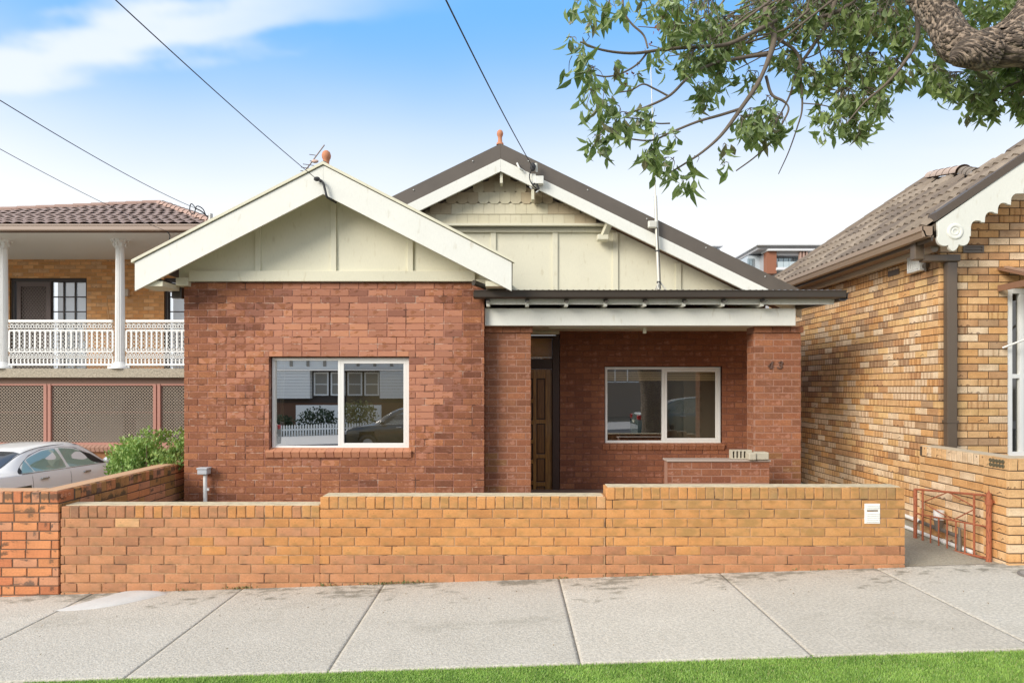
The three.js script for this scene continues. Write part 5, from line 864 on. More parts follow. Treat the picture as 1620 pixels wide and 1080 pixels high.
// ------------------------------------------------------------------ cars
const carGlass = glassPane(0.14, [0.6, 0.72, 0.66]);
function makeSedan(paint) {         // nose towards +x, ground at y = 0
  const G = new THREE.Group();
  const add = (p, n, geos, m, o = {}) => { const me = shadow(new THREE.Mesh(Array.isArray(geos) ? merge(geos) : geos, m)); me.name = n; p.add(me); if (o.kind) me.userData.kind = o.kind; return me; };
  const topC = new THREE.CatmullRomCurve3([[-2.26, 0.55], [-2.22, 0.86], [-2.05, 0.95], [-1.72, 0.985], [-1.5, 1.03], [-1.0, 1.32], [-0.55, 1.41], [0.0, 1.435], [0.45, 1.38], [0.85, 1.18], [1.25, 0.95], [1.6, 0.89], [2.0, 0.8], [2.2, 0.66], [2.24, 0.5]].map((p) => V(p[0], p[1], 0)), false, 'centripetal').getPoints(300);
  const top = (x) => { for (let i = 1; i < topC.length; i++) if (topC[i].x >= x) { const a = topC[i - 1], b = topC[i], t = (x - a.x) / Math.max(1e-6, b.x - a.x); return mix(a.y, b.y, clamp(t)); } return 0.5; };
  const belt = (x) => 0.885 + 0.012 * x * -1 - 0.05 * sstep(1.2, 2.2, x), hw = (x) => 0.855 * (1 - 0.14 * Math.pow(Math.abs(x / 2.26), 5)) - 0.05 * sstep(1.2, 2.25, x);
  const side = (x) => { const w = hw(x), b = Math.min(belt(x), top(x) - 0.02), t = top(x), pts = [[w * 0.9, 0.2], [w * 0.97, 0.3], [w, 0.52], [w * 0.995, 0.7], [w * 0.965, b]]; const h = t - b, k = sstep(0.05, 0.4, h); pts.push([w * mix(0.9, 0.9, k), b + Math.min(0.025, h * 0.5)]); for (const f of [0.25, 0.5, 0.72, 0.86, 0.94]) pts.push([w * mix(0.9 - f * 0.3, 0.905 - f * 0.235 - Math.pow(f, 6) * 0.06, k), b + h * (0.03 + f * 0.93)]); pts.push([w * 0.5, t - h * 0.018], [w * 0.25, t - h * 0.004], [0, t]); return pts; };
  const N = 90, M = side(0).length, pos = [], idx = [];
  for (let i = 0; i <= N; i++) { const x = mix(-2.26, 2.24, i / N), p = side(x); for (let j = 0; j < M; j++) pos.push(x, p[j][1], p[j][0]); for (let j = M - 2; j >= 0; j--) pos.push(x, p[j][1], -p[j][0]); }
  const R = 2 * M - 1; for (let i = 0; i < N; i++) for (let j = 0; j < R - 1; j++) { const a = i * R + j, b = a + R; const x = mix(-2.26, 2.24, (i + 0.5) / N), y = pos[a * 3 + 1]; const wheel = [-1.32, 1.38].some((c) => Math.hypot(x - c, y - 0.3) < 0.33) && (j < 3 || j > R - 5); if (!wheel) idx.push(a, a + 1, b, b, a + 1, b + 1); }
  const g = new THREE.BufferGeometry(); g.setAttribute('position', new THREE.Float32BufferAttribute(pos, 3)); g.setIndex(idx); g.computeVertexNormals(); const body = add(G, 'body', g, paint);
  for (const s of [0, 1]) { const e = new THREE.Shape(side(s ? 2.24 : -2.26).flatMap((p) => [new THREE.Vector2(p[0], p[1])]).concat(side(s ? 2.24 : -2.26).reverse().map((p) => new THREE.Vector2(-p[0], p[1])))), sg = new THREE.ShapeGeometry(e); sg.rotateY(Math.PI / 2); sg.translate(s ? 2.241 : -2.261, 0, 0); add(G, 'bumper', sg, paint); }
  const zAt = (x, y) => { const p = side(x); for (let j = 1; j < p.length; j++) if (p[j][1] >= y) { const t = (y - p[j - 1][1]) / Math.max(1e-6, p[j][1] - p[j - 1][1]); return mix(p[j - 1][0], p[j][0], clamp(t)); } return 0.3; };
  const skin = (pts, off, s) => {       // polygon in side view laid on the flank
    const sh = new THREE.Shape(new THREE.CatmullRomCurve3(pts.map((p) => V(p[0], p[1], 0)), true, 'catmullrom', 0.12).getPoints(60).map((p) => new THREE.Vector2(p.x, p.y)));
    const sg = new THREE.ShapeGeometry(sh), p = sg.attributes.position; for (let i = 0; i < p.count; i++) p.setZ(i, s * (zAt(p.getX(i), p.getY(i)) + off)); sg.computeVertexNormals(); return sg;
  };
  const trim = mat([0.02, 0.02, 0.02], 0.35), chrome = mat([0.55, 0.55, 0.53], 0.2, { metalness: 1 }), inside = mat([0.035, 0.035, 0.035], 0.9);
  const dark = [[-1.24, 0.925], [1.02, 0.905], [0.72, 1.12], [0.3, 1.295], [-0.1, 1.345], [-0.55, 1.33], [-0.88, 1.245], [-1.12, 1.09]];
  const panes = [[[-1.2, 0.94], [-0.93, 0.94], [-1.03, 1.165], [-1.1, 1.075]], [[-0.89, 0.94], [-0.12, 0.935], [-0.24, 1.315], [-0.55, 1.3], [-0.84, 1.225], [-0.985, 1.165]], [[-0.02, 0.932], [0.9, 0.924], [0.64, 1.11], [0.28, 1.265], [-0.14, 1.318]]];
  for (const s of [1, -1]) {
    add(body, 'window_trim', skin(dark, 0.003, s), trim); for (const p of panes) add(body, 'side_window', skin(p, 0.008, s), carGlass);
    const bl = []; for (let i = 0; i < 30; i++) { const xa = mix(-1.22, 1.0, i / 30), xb = mix(-1.22, 1.0, (i + 1) / 30), y = 0.915 - i * 0.0004; bl.push(rod(V(xa, y, s * (zAt(xa, y) + 0.006)), V(xb, y, s * (zAt(xb, y) + 0.006)), 0.009, 0.009, 5)); } add(body, 'belt_strip', bl, chrome);
    for (const hx of [-0.75, 0.36]) { const z = zAt(hx, 0.79); add(body, 'door_handle', [new THREE.CapsuleGeometry(0.022, 0.15, 4, 8).rotateZ(Math.PI / 2).translate(hx, 0.795, s * (z + 0.022)), rod(V(hx - 0.07, 0.795, s * z), V(hx - 0.07, 0.795, s * (z + 0.022)), 0.02)], chrome); }
    for (const dx of [-1.02, -0.07, 0.98]) { const sm = []; for (let i = 0; i < 10; i++) { const ya = mix(0.3, 0.9, i / 10), yb = mix(0.3, 0.9, (i + 1) / 10); sm.push(rod(V(dx, ya, s * (zAt(dx, ya) + 0.0005)), V(dx, yb, s * (zAt(dx, yb) + 0.0005)), 0.004, 0.004, 4)); } add(body, 'door_seam', sm, trim); }
    add(body, 'wing_mirror', [new THREE.SphereGeometry(0.09, 12, 8).scale(0.9, 0.75, 1).translate(0.86, 0.98, s * 0.93)], paint);
    add(body, 'roof_seam', [tube([[-1.45, 0], [-0.95, 0], [-0.3, 0], [0.4, 0]].map(([x]) => { const p = side(x); const q = p[10]; return V(x, q[1] + 0.004, s * q[0]); }), 0.006, 20, 4)], trim);
    for (const wx0 of [-1.32, 1.38]) { const W = new THREE.Group(); W.name = 'wheel'; W.position.set(wx0, 0.31, s * 0.74); G.add(W); const ty = new THREE.TorusGeometry(0.235, 0.085, 12, 28); add(W, 'tyre', ty, blackRubber); const ri = new THREE.CylinderGeometry(0.2, 0.2, 0.09, 20); ri.rotateX(Math.PI / 2); add(W, 'rim', ri, zincMetal); }
    add(G, 'tail_light', [B(-2.25, -2.12, 0.72, 0.88, s > 0 ? 0.5 : -0.76, s > 0 ? 0.76 : -0.5, 0.02)], mat([0.5, 0.02, 0.02], 0.2)); add(G, 'headlight', [B(2.06, 2.2, 0.62, 0.74, s > 0 ? 0.45 : -0.75, s > 0 ? 0.75 : -0.45, 0.03)], mat([0.7, 0.7, 0.7], 0.1));
  }
  const lay = (xs, f, off) => { const p2 = [], ix = [], n = 16; xs.forEach((x) => { for (let j = 0; j <= n; j++) { const u = mix(-f, f, j / n), p = side(x); let y = top(x), z = hw(x) * u; for (let q = p.length - 1; q > 0; q--) if (p[q][0] <= Math.abs(z) && p[q - 1][0] >= Math.abs(z)) { const t = (Math.abs(z) - p[q][0]) / Math.max(1e-6, p[q - 1][0] - p[q][0]); y = mix(p[q][1], p[q - 1][1], t); } p2.push(x, y + off, z); } }); for (let i = 0; i < xs.length - 1; i++) for (let j = 0; j < n; j++) { const a = i * (n + 1) + j; ix.push(a, a + 1, a + n + 1, a + n + 1, a + 1, a + n + 2); } const k = new THREE.BufferGeometry(); k.setAttribute('position', new THREE.Float32BufferAttribute(p2, 3)); k.setIndex(ix); k.computeVertexNormals(); return k; };
  add(body, 'rear_window', lay([-1.44, -1.33, -1.22, -1.1, -1.0], 0.62, 0.006), mat([0.1, 0.11, 0.12], 0.02, { metalness: 0.5 })); add(body, 'windscreen', lay([0.5, 0.6, 0.75, 0.9, 1.05, 1.2], 0.66, 0.006), mat([0.06, 0.07, 0.07], 0.02, { metalness: 0.3 }));
  // seats seen through the side glass stand in the trim's dark interior
  add(G, 'number_plate', [B(-2.275, -2.262, 0.6, 0.7, -0.19, 0.19)], mat([0.6, 0.58, 0.45], 0.6));
  return G;
}
{
  const c = makeSedan(mat([0.93, 0.93, 0.9], 0.35, { clearcoat: 1, clearcoatRoughness: 0.05 })); c.name = numbered('sedan'); c.scale.setScalar(0.85); c.position.set(-8.34, -0.347, -12.0); c.rotation.y = 1.4475; scene.add(c);
  tag(c, 'white sedan parked on the driveway behind the orange boundary wall', 'car');
  const other = (name, paint, x, z, ry, label) => { const d = c.clone(true); d.traverse((m) => { if (m.isMesh && (m.name === 'body' || m.name === 'bumper' || m.name === 'wing_mirror')) m.material = paint; }); d.name = numbered('sedan'); d.position.set(x, gy(x) - 0.15, z); d.scale.setScalar(1); d.rotation.set(0, ry, ry ? -SL : SL); scene.add(d); tag(d, label, 'car'); };
  other('sedan', mat([0.03, 0.032, 0.03], 0.2, { clearcoat: 1 }), -3.2, 5.2, Math.PI, 'dark sedan parked across the road, mirrored in the left window');
  other('sedan', mat([0.35, 0.33, 0.28], 0.25, { clearcoat: 1 }), -10.6, 6.6, Math.PI, 'beige sedan parked far across the road, mirrored in the left window corner');
  other('sedan', mat([0.2, 0.26, 0.22], 0.2, { clearcoat: 1 }), 6.6, 3.4, 0, 'grey green sedan on the road, mirrored in the porch window');
}

// ------------------------------------------------------------------ shrub beside the driveway
const leafShape = (len, w, droop, fold) => { const p = [[0, 0, 0], [w * 0.8, len * 0.3, fold], [0, len * 0.33, -fold * 0.3], [-w * 0.8, len * 0.3, fold], [w, len * 0.58, fold * 0.9 - droop * 0.3], [0, len * 0.62, -droop * 0.35], [-w, len * 0.58, fold * 0.9 - droop * 0.3], [0, len, -droop]]; const f = [[0, 1, 2], [0, 2, 3], [1, 4, 5], [1, 5, 2], [2, 5, 6], [2, 6, 3], [4, 7, 5], [5, 7, 6]]; const g = new THREE.BufferGeometry(); g.setAttribute('position', new THREE.Float32BufferAttribute(f.flatMap((t) => t.flatMap((i) => p[i])), 3)); g.computeVertexNormals(); return g; };
const withColor = (g, c) => { const n = g.attributes.position.count, a = new Float32Array(n * 3); for (let i = 0; i < n; i++) { a[i * 3] = c[0]; a[i * 3 + 1] = c[1]; a[i * 3 + 2] = c[2]; } g.setAttribute('color', new THREE.BufferAttribute(a, 3)); return g; };
{
  const base = V(-4.98, -0.3, -9.3), T = thing('shrub', 'bright green leafy shrub behind the orange wall beside the dark brick house', 'shrub', base), q = mulberry(77), r2 = (a, b) => a + (b - a) * q();
  const lf = [leafShape(0.05, 0.013, 0.012, 0.004), leafShape(0.038, 0.011, 0.008, 0.003)], geos = [], stems = [], o = new THREE.Object3D();
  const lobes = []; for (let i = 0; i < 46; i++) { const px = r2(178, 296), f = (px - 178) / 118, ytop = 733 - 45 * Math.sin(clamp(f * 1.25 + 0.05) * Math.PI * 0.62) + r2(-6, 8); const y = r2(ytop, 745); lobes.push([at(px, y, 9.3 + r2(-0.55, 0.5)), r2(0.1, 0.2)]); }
  for (const [c, R] of lobes) {
    stems.push(taperTube([V(base.x + r2(-0.2, 0.3), base.y, base.z + r2(-0.2, 0.2)), V(mix(base.x, c.x, 0.6), mix(base.y, c.y, 0.55), mix(base.z, c.z, 0.6)), c], [0.014, 0.004], 10, 5));
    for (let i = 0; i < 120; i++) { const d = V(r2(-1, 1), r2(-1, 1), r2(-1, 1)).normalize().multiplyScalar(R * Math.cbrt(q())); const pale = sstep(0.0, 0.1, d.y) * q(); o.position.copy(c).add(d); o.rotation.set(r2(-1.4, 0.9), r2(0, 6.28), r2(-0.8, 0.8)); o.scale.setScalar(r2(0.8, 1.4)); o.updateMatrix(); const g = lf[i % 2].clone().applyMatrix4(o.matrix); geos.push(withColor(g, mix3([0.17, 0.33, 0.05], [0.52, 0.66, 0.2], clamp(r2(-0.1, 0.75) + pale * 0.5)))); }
  }
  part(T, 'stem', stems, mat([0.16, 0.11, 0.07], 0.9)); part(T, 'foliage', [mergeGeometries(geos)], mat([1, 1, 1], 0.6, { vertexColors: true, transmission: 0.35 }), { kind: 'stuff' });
}

{
  const q = mulberry(613), r2 = (a, b) => a + (b - a) * q(), lf = [leafShape(0.02, 0.004, 0.004, 0.001), leafShape(0.03, 0.005, 0.01, 0.002)], o = new THREE.Object3D(), gs = [];
  for (const [c, w, n] of [[-2.56, 0.22, 90], [-1.75, 0.12, 40], [-1.22, 0.35, 120], [-0.95, 0.2, 50], [0.46, 0.1, 30], [-3.1, 0.3, 40], [1.3, 0.5, 30], [2.9, 0.3, 24]]) for (let i = 0; i < n; i++) { const x = c + (r2(-1, 1) + r2(-1, 1)) * 0.5 * w; o.position.set(x, gy(x) + r2(0, 0.008), r2(-6.49, -6.445)); o.rotation.set(r2(-0.9, 1.1), r2(0, 6.3), r2(-0.6, 0.6)); o.scale.setScalar(r2(0.5, 1.2)); o.updateMatrix(); gs.push(withColor(lf[i % 2].clone().applyMatrix4(o.matrix), mix3([0.1, 0.13, 0.04], [0.26, 0.27, 0.1], q()))); }
  const W = new THREE.Mesh(mergeGeometries(gs), mat([1, 1, 1], 0.8, { vertexColors: true })); W.name = 'weeds'; scene.add(shadow(W)); tag(W, 'tiny weeds growing in the crack between fence and pavement', 'weeds', null, 'stuff');
  const cr = []; for (let i = 0; i < 240; i++) { const x = r2(-4.2, 4.6), z = -6.46 + Math.pow(q(), 2.2) * 1.9; o.position.set(x, gy(x) + 0.004, z); o.rotation.set(r2(-1.7, -1.4), r2(0, 6.3), r2(-0.4, 0.4)); o.scale.setScalar(r2(0.25, 0.8)); o.updateMatrix(); cr.push(withColor(lf[i % 2].clone().applyMatrix4(o.matrix), mix3([0.12, 0.08, 0.04], [0.36, 0.26, 0.13], q()))); }
  const K = new THREE.Mesh(mergeGeometries(cr), mat([1, 1, 1], 0.9, { vertexColors: true })); K.name = 'leaf_litter'; scene.add(shadow(K)); tag(K, 'scattered crumbs of dry leaf on the pavement', 'leaf litter', null, 'stuff');
}
// ------------------------------------------------------------------ street tree: trunk out of frame on the right, limb and leaves overhead
{
  const base = V(3.75, -0.05, -2.95), T = thing('street_tree', 'leafy street tree with thick rough limb reaching in from the upper right', 'tree', base), q = mulberry(991), r2 = (a, b) => a + (b - a) * q();
  const bark = mat([1, 1, 1], 0.95, { map: makeTex(512, 0.5, (u, v) => { const r = fbm(u * 50 + noise(v * 9, u * 9, 3) * 1.5, v * 42, 401, 4), f = fbm(u * 70, v * 50, 402, 3), cr = sstep(-0.22, 0.2, r + f * 0.35); const k = mix3([0.1, 0.075, 0.055], [0.34, 0.26, 0.19], cr); const l = sstep(0.15, 0.35, fbm(u * 12, v * 12, 405, 3)); const g = 1 + f * 0.7; return mix3([k[0] * g, k[1] * g, k[2] * g], [0.42, 0.37, 0.3], l * 0.45); }), bumpMap: makeTex(512, 0.5, (u, v) => { const r = fbm(u * 50 + noise(v * 9, u * 9, 3) * 1.5, v * 42, 401, 4), k = sstep(-0.25, 0.25, r) + fbm(u * 60, v * 40, 402, 3) * 0.4; return [k, k, k]; }, false), bumpScale: 0.02 });
  const twigM = mat([0.17, 0.135, 0.1], 0.9), P = (x, y, d) => at(x, y, d);
  const fork = P(1720, 70, 2.98);
  part(T, 'trunk', [taperTube([V(3.8, -0.1, -2.95), V(3.72, 0.9, -2.95), V(3.62, 2.0, -2.95), V(3.3, 2.9, -2.97), fork.clone().add(V(0.05, 0.02, 0))], [0.42, 0.34, 0.3, 0.27, 0.2], 50, 20, 0.22, 3)], bark);
  part(T, 'limb', [taperTube([P(1800, 118, 2.97), P(1690, 76, 2.98), P(1610, 68, 3.0), P(1548, 80, 3.02), P(1514, 68, 3.06), P(1494, 36, 3.12), P(1466, -2, 3.2), P(1430, -60, 3.35), P(1370, -170, 3.6), P(1320, -330, 3.9)], [0.18, 0.13, 0.1, 0.086, 0.08, 0.072, 0.068, 0.062, 0.045, 0.03], 100, 22, 0.24, 8)], bark);
  part(T, 'limb', [taperTube([P(1612, 70, 3.02), P(1650, 14, 3.0), P(1685, -60, 3.0), P(1715, -220, 3.1), P(1640, -420, 3.5)], [0.12, 0.11, 0.1, 0.07, 0.03], 50, 16, 0.35, 12)], bark);
  part(T, 'broken_stub', [taperTube([P(1565, 76, 3.0), P(1530, 84, 2.99), P(1503, 96, 2.98)], [0.09, 0.08, 0.066, 0.045, 0.001], 16, 14, 0.3, 17)], bark);
  const branch = (pts, radii) => { const v = pts.map((p) => P(...p)); part(T, 'branch', [taperTube(v, radii.map((r) => r * 3.6 / F), 40, 7, 0.12, pts[0][0])], twigM); };
  branch([[1300, -150, 3.9], [1222, -20, 3.7], [1213, 22, 3.65], [1225, 55, 3.6], [1218, 88, 3.55], [1200, 130, 3.5], [1172, 172, 3.45], [1140, 215, 3.4], [1112, 240, 3.4], [1085, 258, 3.4], [1052, 278, 3.4]], [9, 7, 5.5, 4.5, 4, 3, 2.2, 1.6, 1.2]);
  branch([[1213, 85, 3.55], [1170, 92, 3.5], [1125, 102, 3.45], [1090, 122, 3.4], [1058, 152, 3.35], [1020, 170, 3.35], [990, 180, 3.3]], [3.2, 2.6, 2, 1.4]);
  branch([[1228, 32, 3.6], [1190, 52, 3.5], [1150, 70, 3.45], [1100, 74, 3.4], [1050, 78, 3.35], [1000, 84, 3.3], [950, 78, 3.25], [918, 66, 3.25]], [3.4, 2.8, 2.2, 1.2]);
  branch([[1172, 172, 3.45], [1140, 182, 3.42], [1105, 192, 3.4], [1060, 210, 3.35], [1030, 222, 3.3], [985, 218, 3.3]], [2.4, 1.8, 1]);
  branch([[1025, 82, 3.33], [1010, 100, 3.33], [985, 115, 3.3], [960, 121, 3.28], [940, 118, 3.28]], [1.6, 1]);
  branch([[1025, 76, 3.33], [1018, 55, 3.35], [1000, 38, 3.35], [988, 20, 3.35], [985, -40, 3.4]], [1.4, 1.8]);
  branch([[1058, 152, 3.35], [1035, 140, 3.34], [1018, 133, 3.33], [1000, 142, 3.33], [980, 146, 3.3]], [1.5, 0.9]);
  branch([[1060, 195, 3.35], [1040, 195, 3.34], [1010, 188, 3.32], [990, 186, 3.3]], [1.2, 0.8]);
  branch([[1230, 60, 3.7], [1262, 85, 3.7], [1268, 130, 3.7], [1269, 175, 3.7], [1262, 200, 3.7], [1248, 240, 3.7], [1232, 275, 3.7]], [3, 1.8, 1.2, 0.7]);
  branch([[1212, 120, 3.55], [1222, 150, 3.55], [1240, 160, 3.55], [1248, 170, 3.55], [1238, 195, 3.55], [1220, 225, 3.55], [1195, 248, 3.55], [1165, 270, 3.55]], [2.4, 1.6, 1]);
  branch([[1330, -30, 3.9], [1312, 30, 3.85], [1285, 75, 3.8], [1262, 110, 3.75], [1250, 150, 3.7], [1225, 200, 3.65]], [5, 3.2, 2, 1]);
  branch([[1440, -40, 3.5], [1452, 60, 3.5], [1430, 100, 3.5], [1400, 135, 3.45], [1370, 160, 3.45], [1340, 195, 3.45]], [4, 3, 1.8, 1]);
  branch([[1400, -60, 3.9], [1340, 10, 3.9], [1270, 35, 3.85], [1200, 62, 3.8], [1140, 80, 3.75]], [5, 3.5, 2, 1.2]);
  branch([[1269, 163, 3.7], [1300, 166, 3.7], [1325, 172, 3.7]], [1, 0.8]); branch([[1290, 45, 3.8], [1300, 90, 3.8], [1312, 120, 3.8]], [1.4, 0.8]);
  branch([[1640, 40, 3.2], [1600, 95, 3.25], [1560, 120, 3.3], [1540, 150, 3.3]], [3, 1.4]); branch([[1660, 100, 3.3], [1620, 125, 3.3], [1590, 140, 3.3], [1570, 165, 3.3]], [2.6, 1.2]);
  for (let i = 0; i < 26; i++) { const x = r2(1100, 1330), y = r2(-30, 60), d = r2(3.5, 4.2); branch([[x + r2(10, 80), y - r2(30, 60), d], [x, y, d], [x - r2(20, 70), y + r2(10, 40), d], [x - r2(60, 130), y + r2(20, 70), d]], [2, 1.4, 0.7]); }
  // leaves hang in bunches: centre, spread, how many, distance
  const C = [[925, 12, 30, 26, 3.3], [965, 18, 28, 22, 3.3], [1012, 18, 22, 12, 3.35], [902, 70, 12, 7, 3.25], [925, 68, 14, 5, 3.25], [915, 110, 24, 16, 3.26], [942, 128, 26, 20, 3.28], [978, 112, 18, 9, 3.28], [945, 165, 28, 22, 3.28], [968, 190, 28, 22, 3.3], [992, 198, 24, 18, 3.3], [945, 232, 22, 14, 3.28], [962, 222, 22, 12, 3.28], [1018, 185, 16, 9, 3.32], [1032, 195, 14, 8, 3.32], [1045, 232, 24, 16, 3.36], [1030, 258, 24, 18, 3.36], [1055, 272, 26, 20, 3.38], [1085, 292, 16, 12, 3.4], [1098, 258, 13, 5, 3.4], [1150, 238, 12, 5, 3.4], [1150, 266, 10, 4, 3.4], [1070, 218, 14, 7, 3.36], [1010, 128, 12, 5, 3.33],
    [1060, 20, 34, 40, 3.5], [1075, 62, 30, 34, 3.45], [1110, 30, 44, 60, 3.6], [1098, 100, 28, 30, 3.45], [1135, 80, 34, 44, 3.6], [1040, 98, 20, 9, 3.4], [1115, 150, 22, 14, 3.5], [1105, 168, 16, 9, 3.5], [1140, 128, 24, 22, 3.6], [1160, 60, 40, 54, 3.8], [1180, 205, 26, 24, 3.5], [1205, 215, 28, 26, 3.5], [1228, 200, 24, 18, 3.55], [1195, 190, 22, 14, 3.5], [1215, 168, 20, 8, 3.55],
    [1205, 28, 44, 60, 3.9], [1250, 40, 48, 80, 4], [1300, 40, 54, 100, 4.1], [1350, 45, 52, 100, 4.1], [1400, 35, 50, 95, 4], [1440, 70, 36, 50, 3.8], [1245, 105, 28, 28, 3.8], [1275, 122, 26, 28, 3.8], [1190, 130, 20, 12, 3.7], [1330, 115, 40, 60, 3.9], [1375, 120, 42, 66, 3.9], [1415, 118, 30, 36, 3.8], [1340, 165, 30, 36, 3.7], [1375, 165, 30, 36, 3.7], [1395, 170, 18, 12, 3.6], [1318, 205, 24, 18, 3.6], [1345, 205, 22, 16, 3.6], [1368, 208, 16, 10, 3.6], [1300, 190, 14, 6, 3.6], [1450, 108, 14, 8, 3.6], [1308, 150, 18, 12, 3.8], [1420, 0, 50, 70, 4.2], [1330, 0, 60, 90, 4.3], [1480, 30, 30, 36, 4.0],
    [1480, 122, 22, 24, 3.4], [1510, 140, 30, 40, 3.4], [1550, 132, 34, 54, 3.4], [1595, 128, 36, 60, 3.4], [1635, 125, 36, 50, 3.4], [1545, 168, 22, 20, 3.35], [1570, 175, 18, 14, 3.35], [1605, 165, 20, 14, 3.35], [1620, 172, 16, 10, 3.35], [1490, 85, 20, 16, 3.6], [1535, 8, 34, 34, 4.4], [1580, 14, 40, 46, 4.4], [1560, 42, 26, 20, 4.4], [1500, -10, 40, 30, 4.2], [1610, -10, 40, 30, 4.4]];
  for (let i = 0; i < 40; i++) C.push([r2(1050, 1750), r2(-60, -260), r2(40, 70), 26, r2(3.0, 4.4)]);   // the crown goes on above the frame
  for (let i = 0; i < 14; i++) C.push([r2(1680, 2000), r2(-150, 120), 60, 24, r2(3.0, 4.2)]);
  const leaf = [leafShape(0.092, 0.0165, 0.024, 0.006), leafShape(0.074, 0.0155, 0.008, 0.005), leafShape(0.108, 0.018, 0.036, 0.009), leafShape(0.058, 0.014, 0.012, 0.004)];
  const tones = [[0.2, 0.29, 0.075], [0.15, 0.225, 0.06], [0.26, 0.36, 0.09], [0.33, 0.43, 0.13], [0.2, 0.19, 0.08]], lm = tones.map((c) => mat(c, 0.8, { transmission: 0.5 }));
  const all = [], o = new THREE.Object3D(), twigs = [];
  C.forEach(([x, y, s, n0, d]) => {
    const far = x > 1050 && y < 215, n = Math.round(n0 * (y > -60 && far ? 3 : 1.4));
    const nn = Math.max(2, Math.round(n / 5)), whorls = []; for (let i = 0; i < nn; i++) { const a = q() * 6.283, r = Math.sqrt(q()) * s * 0.85, w = P(x + Math.cos(a) * r, y + Math.sin(a) * r * 0.8 - 6, d + r2(-0.22, 0.22) * (s / 28)); whorls.push(w); if (y > -60) { const up = P(x + r2(-0.5, 0.5) * s, y - s * 0.9, d); twigs.push(taperTube([up, up.clone().lerp(w, 0.5).add(V(r2(-0.02, 0.02), 0.01, 0)), w], [0.0022, 0.0012], 5, 4)); } }
    for (let i = 0; i < n; i++) {
      const w = whorls[i % nn], az = q() * 6.283, open = r2(0.1, 0.8); o.position.copy(w).add(V(r2(-0.03, 0.03), r2(-0.035, 0.035), r2(-0.03, 0.03))); o.rotation.set(0, 0, 0); o.rotateY(az); o.rotateX(Math.PI - open + (q() < 0.12 ? -1 : 0)); o.rotateY(r2(-1.2, 1.2)); o.scale.set(r2(0.75, 1.15), r2(0.65, 1.15), r2(0.6, 1.6)).multiplyScalar(far ? 0.8 : 0.97); o.updateMatrix();
      const scr = w.clone(), u = scr.x / -scr.z * F + CX, v = CY - (scr.y - EYE) / -scr.z * F, vis = u > 0 && u < 1615 && v > 5;
      all.push({ k: Math.floor(q() * 4), t: q() < 0.06 ? 4 : Math.floor(q() * 4), m: o.matrix.clone(), s: vis ? 1 / d : 0.01 / d });
    }
  });
  all.sort((a, b) => b.s - a.s);
  const rest = all.slice(300).map((l) => withColor(leaf[l.k].clone().applyMatrix4(l.m), tones[l.t]));
  const crown = part(T, 'crown', [mergeGeometries(rest)], mat([1, 1, 1], 0.8, { vertexColors: true, transmission: 0.5 }), { kind: 'stuff' });
  for (const l of all.slice(0, 300)) { const m = shadow(new THREE.Mesh(leaf[l.k], lm[l.t])); m.name = 'leaf'; l.m.decompose(m.position, m.quaternion, m.scale); crown.add(m); }
  part(T, 'twigs', twigs, twigM, { kind: 'stuff' });
  const dry = []; for (const [x, y] of [[1038, 48], [1028, 68], [1022, 82], [1008, 101], [998, 117], [988, 132]]) for (let i = 0; i < 4; i++) { const w = P(x + r2(-5, 5), y + r2(-2, 2), 3.33); o.position.copy(w); o.rotation.set(r2(0, 6), r2(0, 6), r2(0, 6)); o.scale.setScalar(0.35); o.updateMatrix(); dry.push(leaf[3].clone().applyMatrix4(o.matrix)); } part(T, 'dry_flower', dry, mat([0.25, 0.08, 0.05], 0.9), { kind: 'stuff' });
}

// ------------------------------------------------------------------ wires, aerials
const cable = mat([0.035, 0.035, 0.037], 0.7);
function wire(label, pts, r, sag, extra) { const T = thing('overhead_wire', label, 'wire', pts[pts.length - 1]); const v = []; for (let i = 0; i < pts.length - 1; i++) for (let k = 0; k < 12; k++) { const t = k / 12, p = pts[i].clone().lerp(pts[i + 1], t); p.y -= sag * 4 * t * (1 - t); v.push(p); } v.push(pts[pts.length - 1]); part(T, 'cable', [tube(v, r, 120, 6)], cable); if (extra) extra(T); return T; }
wire('black service wire falling steeply from the top left to the peak of the front gable', [at(190, -8, 4.2).multiplyScalar(1.7).add(at(498, 281, 8.16).multiplyScalar(-0.7)), at(498, 281, 8.16)], 0.0042, 0.06, (T) => { const z = 8.15; part(T, 'clamp', [new THREE.SphereGeometry(0.028, 10, 8).scale(1.4, 1, 0.8).translate(...at(501, 283, z).toArray()), new THREE.SphereGeometry(0.02, 10, 8).translate(...at(507, 286, z).toArray())], cable); part(T, 'drop_cable', [tube([at(500, 282, z), at(510, 288, z), at(514, 300, z), at(517, 311, z), at(524, 316, 8.22), at(531, 320, 8.4)], 0.014, 30, 8)], cable); });
wire('twisted black service wire coming down from the top middle to the main gable board', [at(712, -10, 4.5).multiplyScalar(1.7).add(at(843, 264, 9.66).multiplyScalar(-0.7)), at(843, 264, 9.66)], 0.0056, 0.1, (T) => { part(T, 'clamp', [new THREE.SphereGeometry(0.045, 10, 8).scale(0.9, 1.4, 0.7).translate(...at(843, 264, 9.66).toArray())], cable); part(T, 'drop_cable', [tube([at(843, 264, 9.66), at(838, 276, 9.7), at(839, 286, 9.7), at(846, 296, 9.72), at(852, 300, 9.74)], 0.009, 24, 6), tube([at(842, 292, 9.72), at(848, 290, 9.7), at(853, 299, 9.72)], 0.012, 16, 6)], cable); part(T, 'insulator', [new THREE.CapsuleGeometry(0.012, 0.03, 3, 8).rotateZ(0.7).translate(...at(840, 297, 9.7).toArray()), new THREE.CapsuleGeometry(0.012, 0.03, 3, 8).rotateZ(-0.9).translate(...at(850, 303, 9.7).toArray())], zincMetal); });
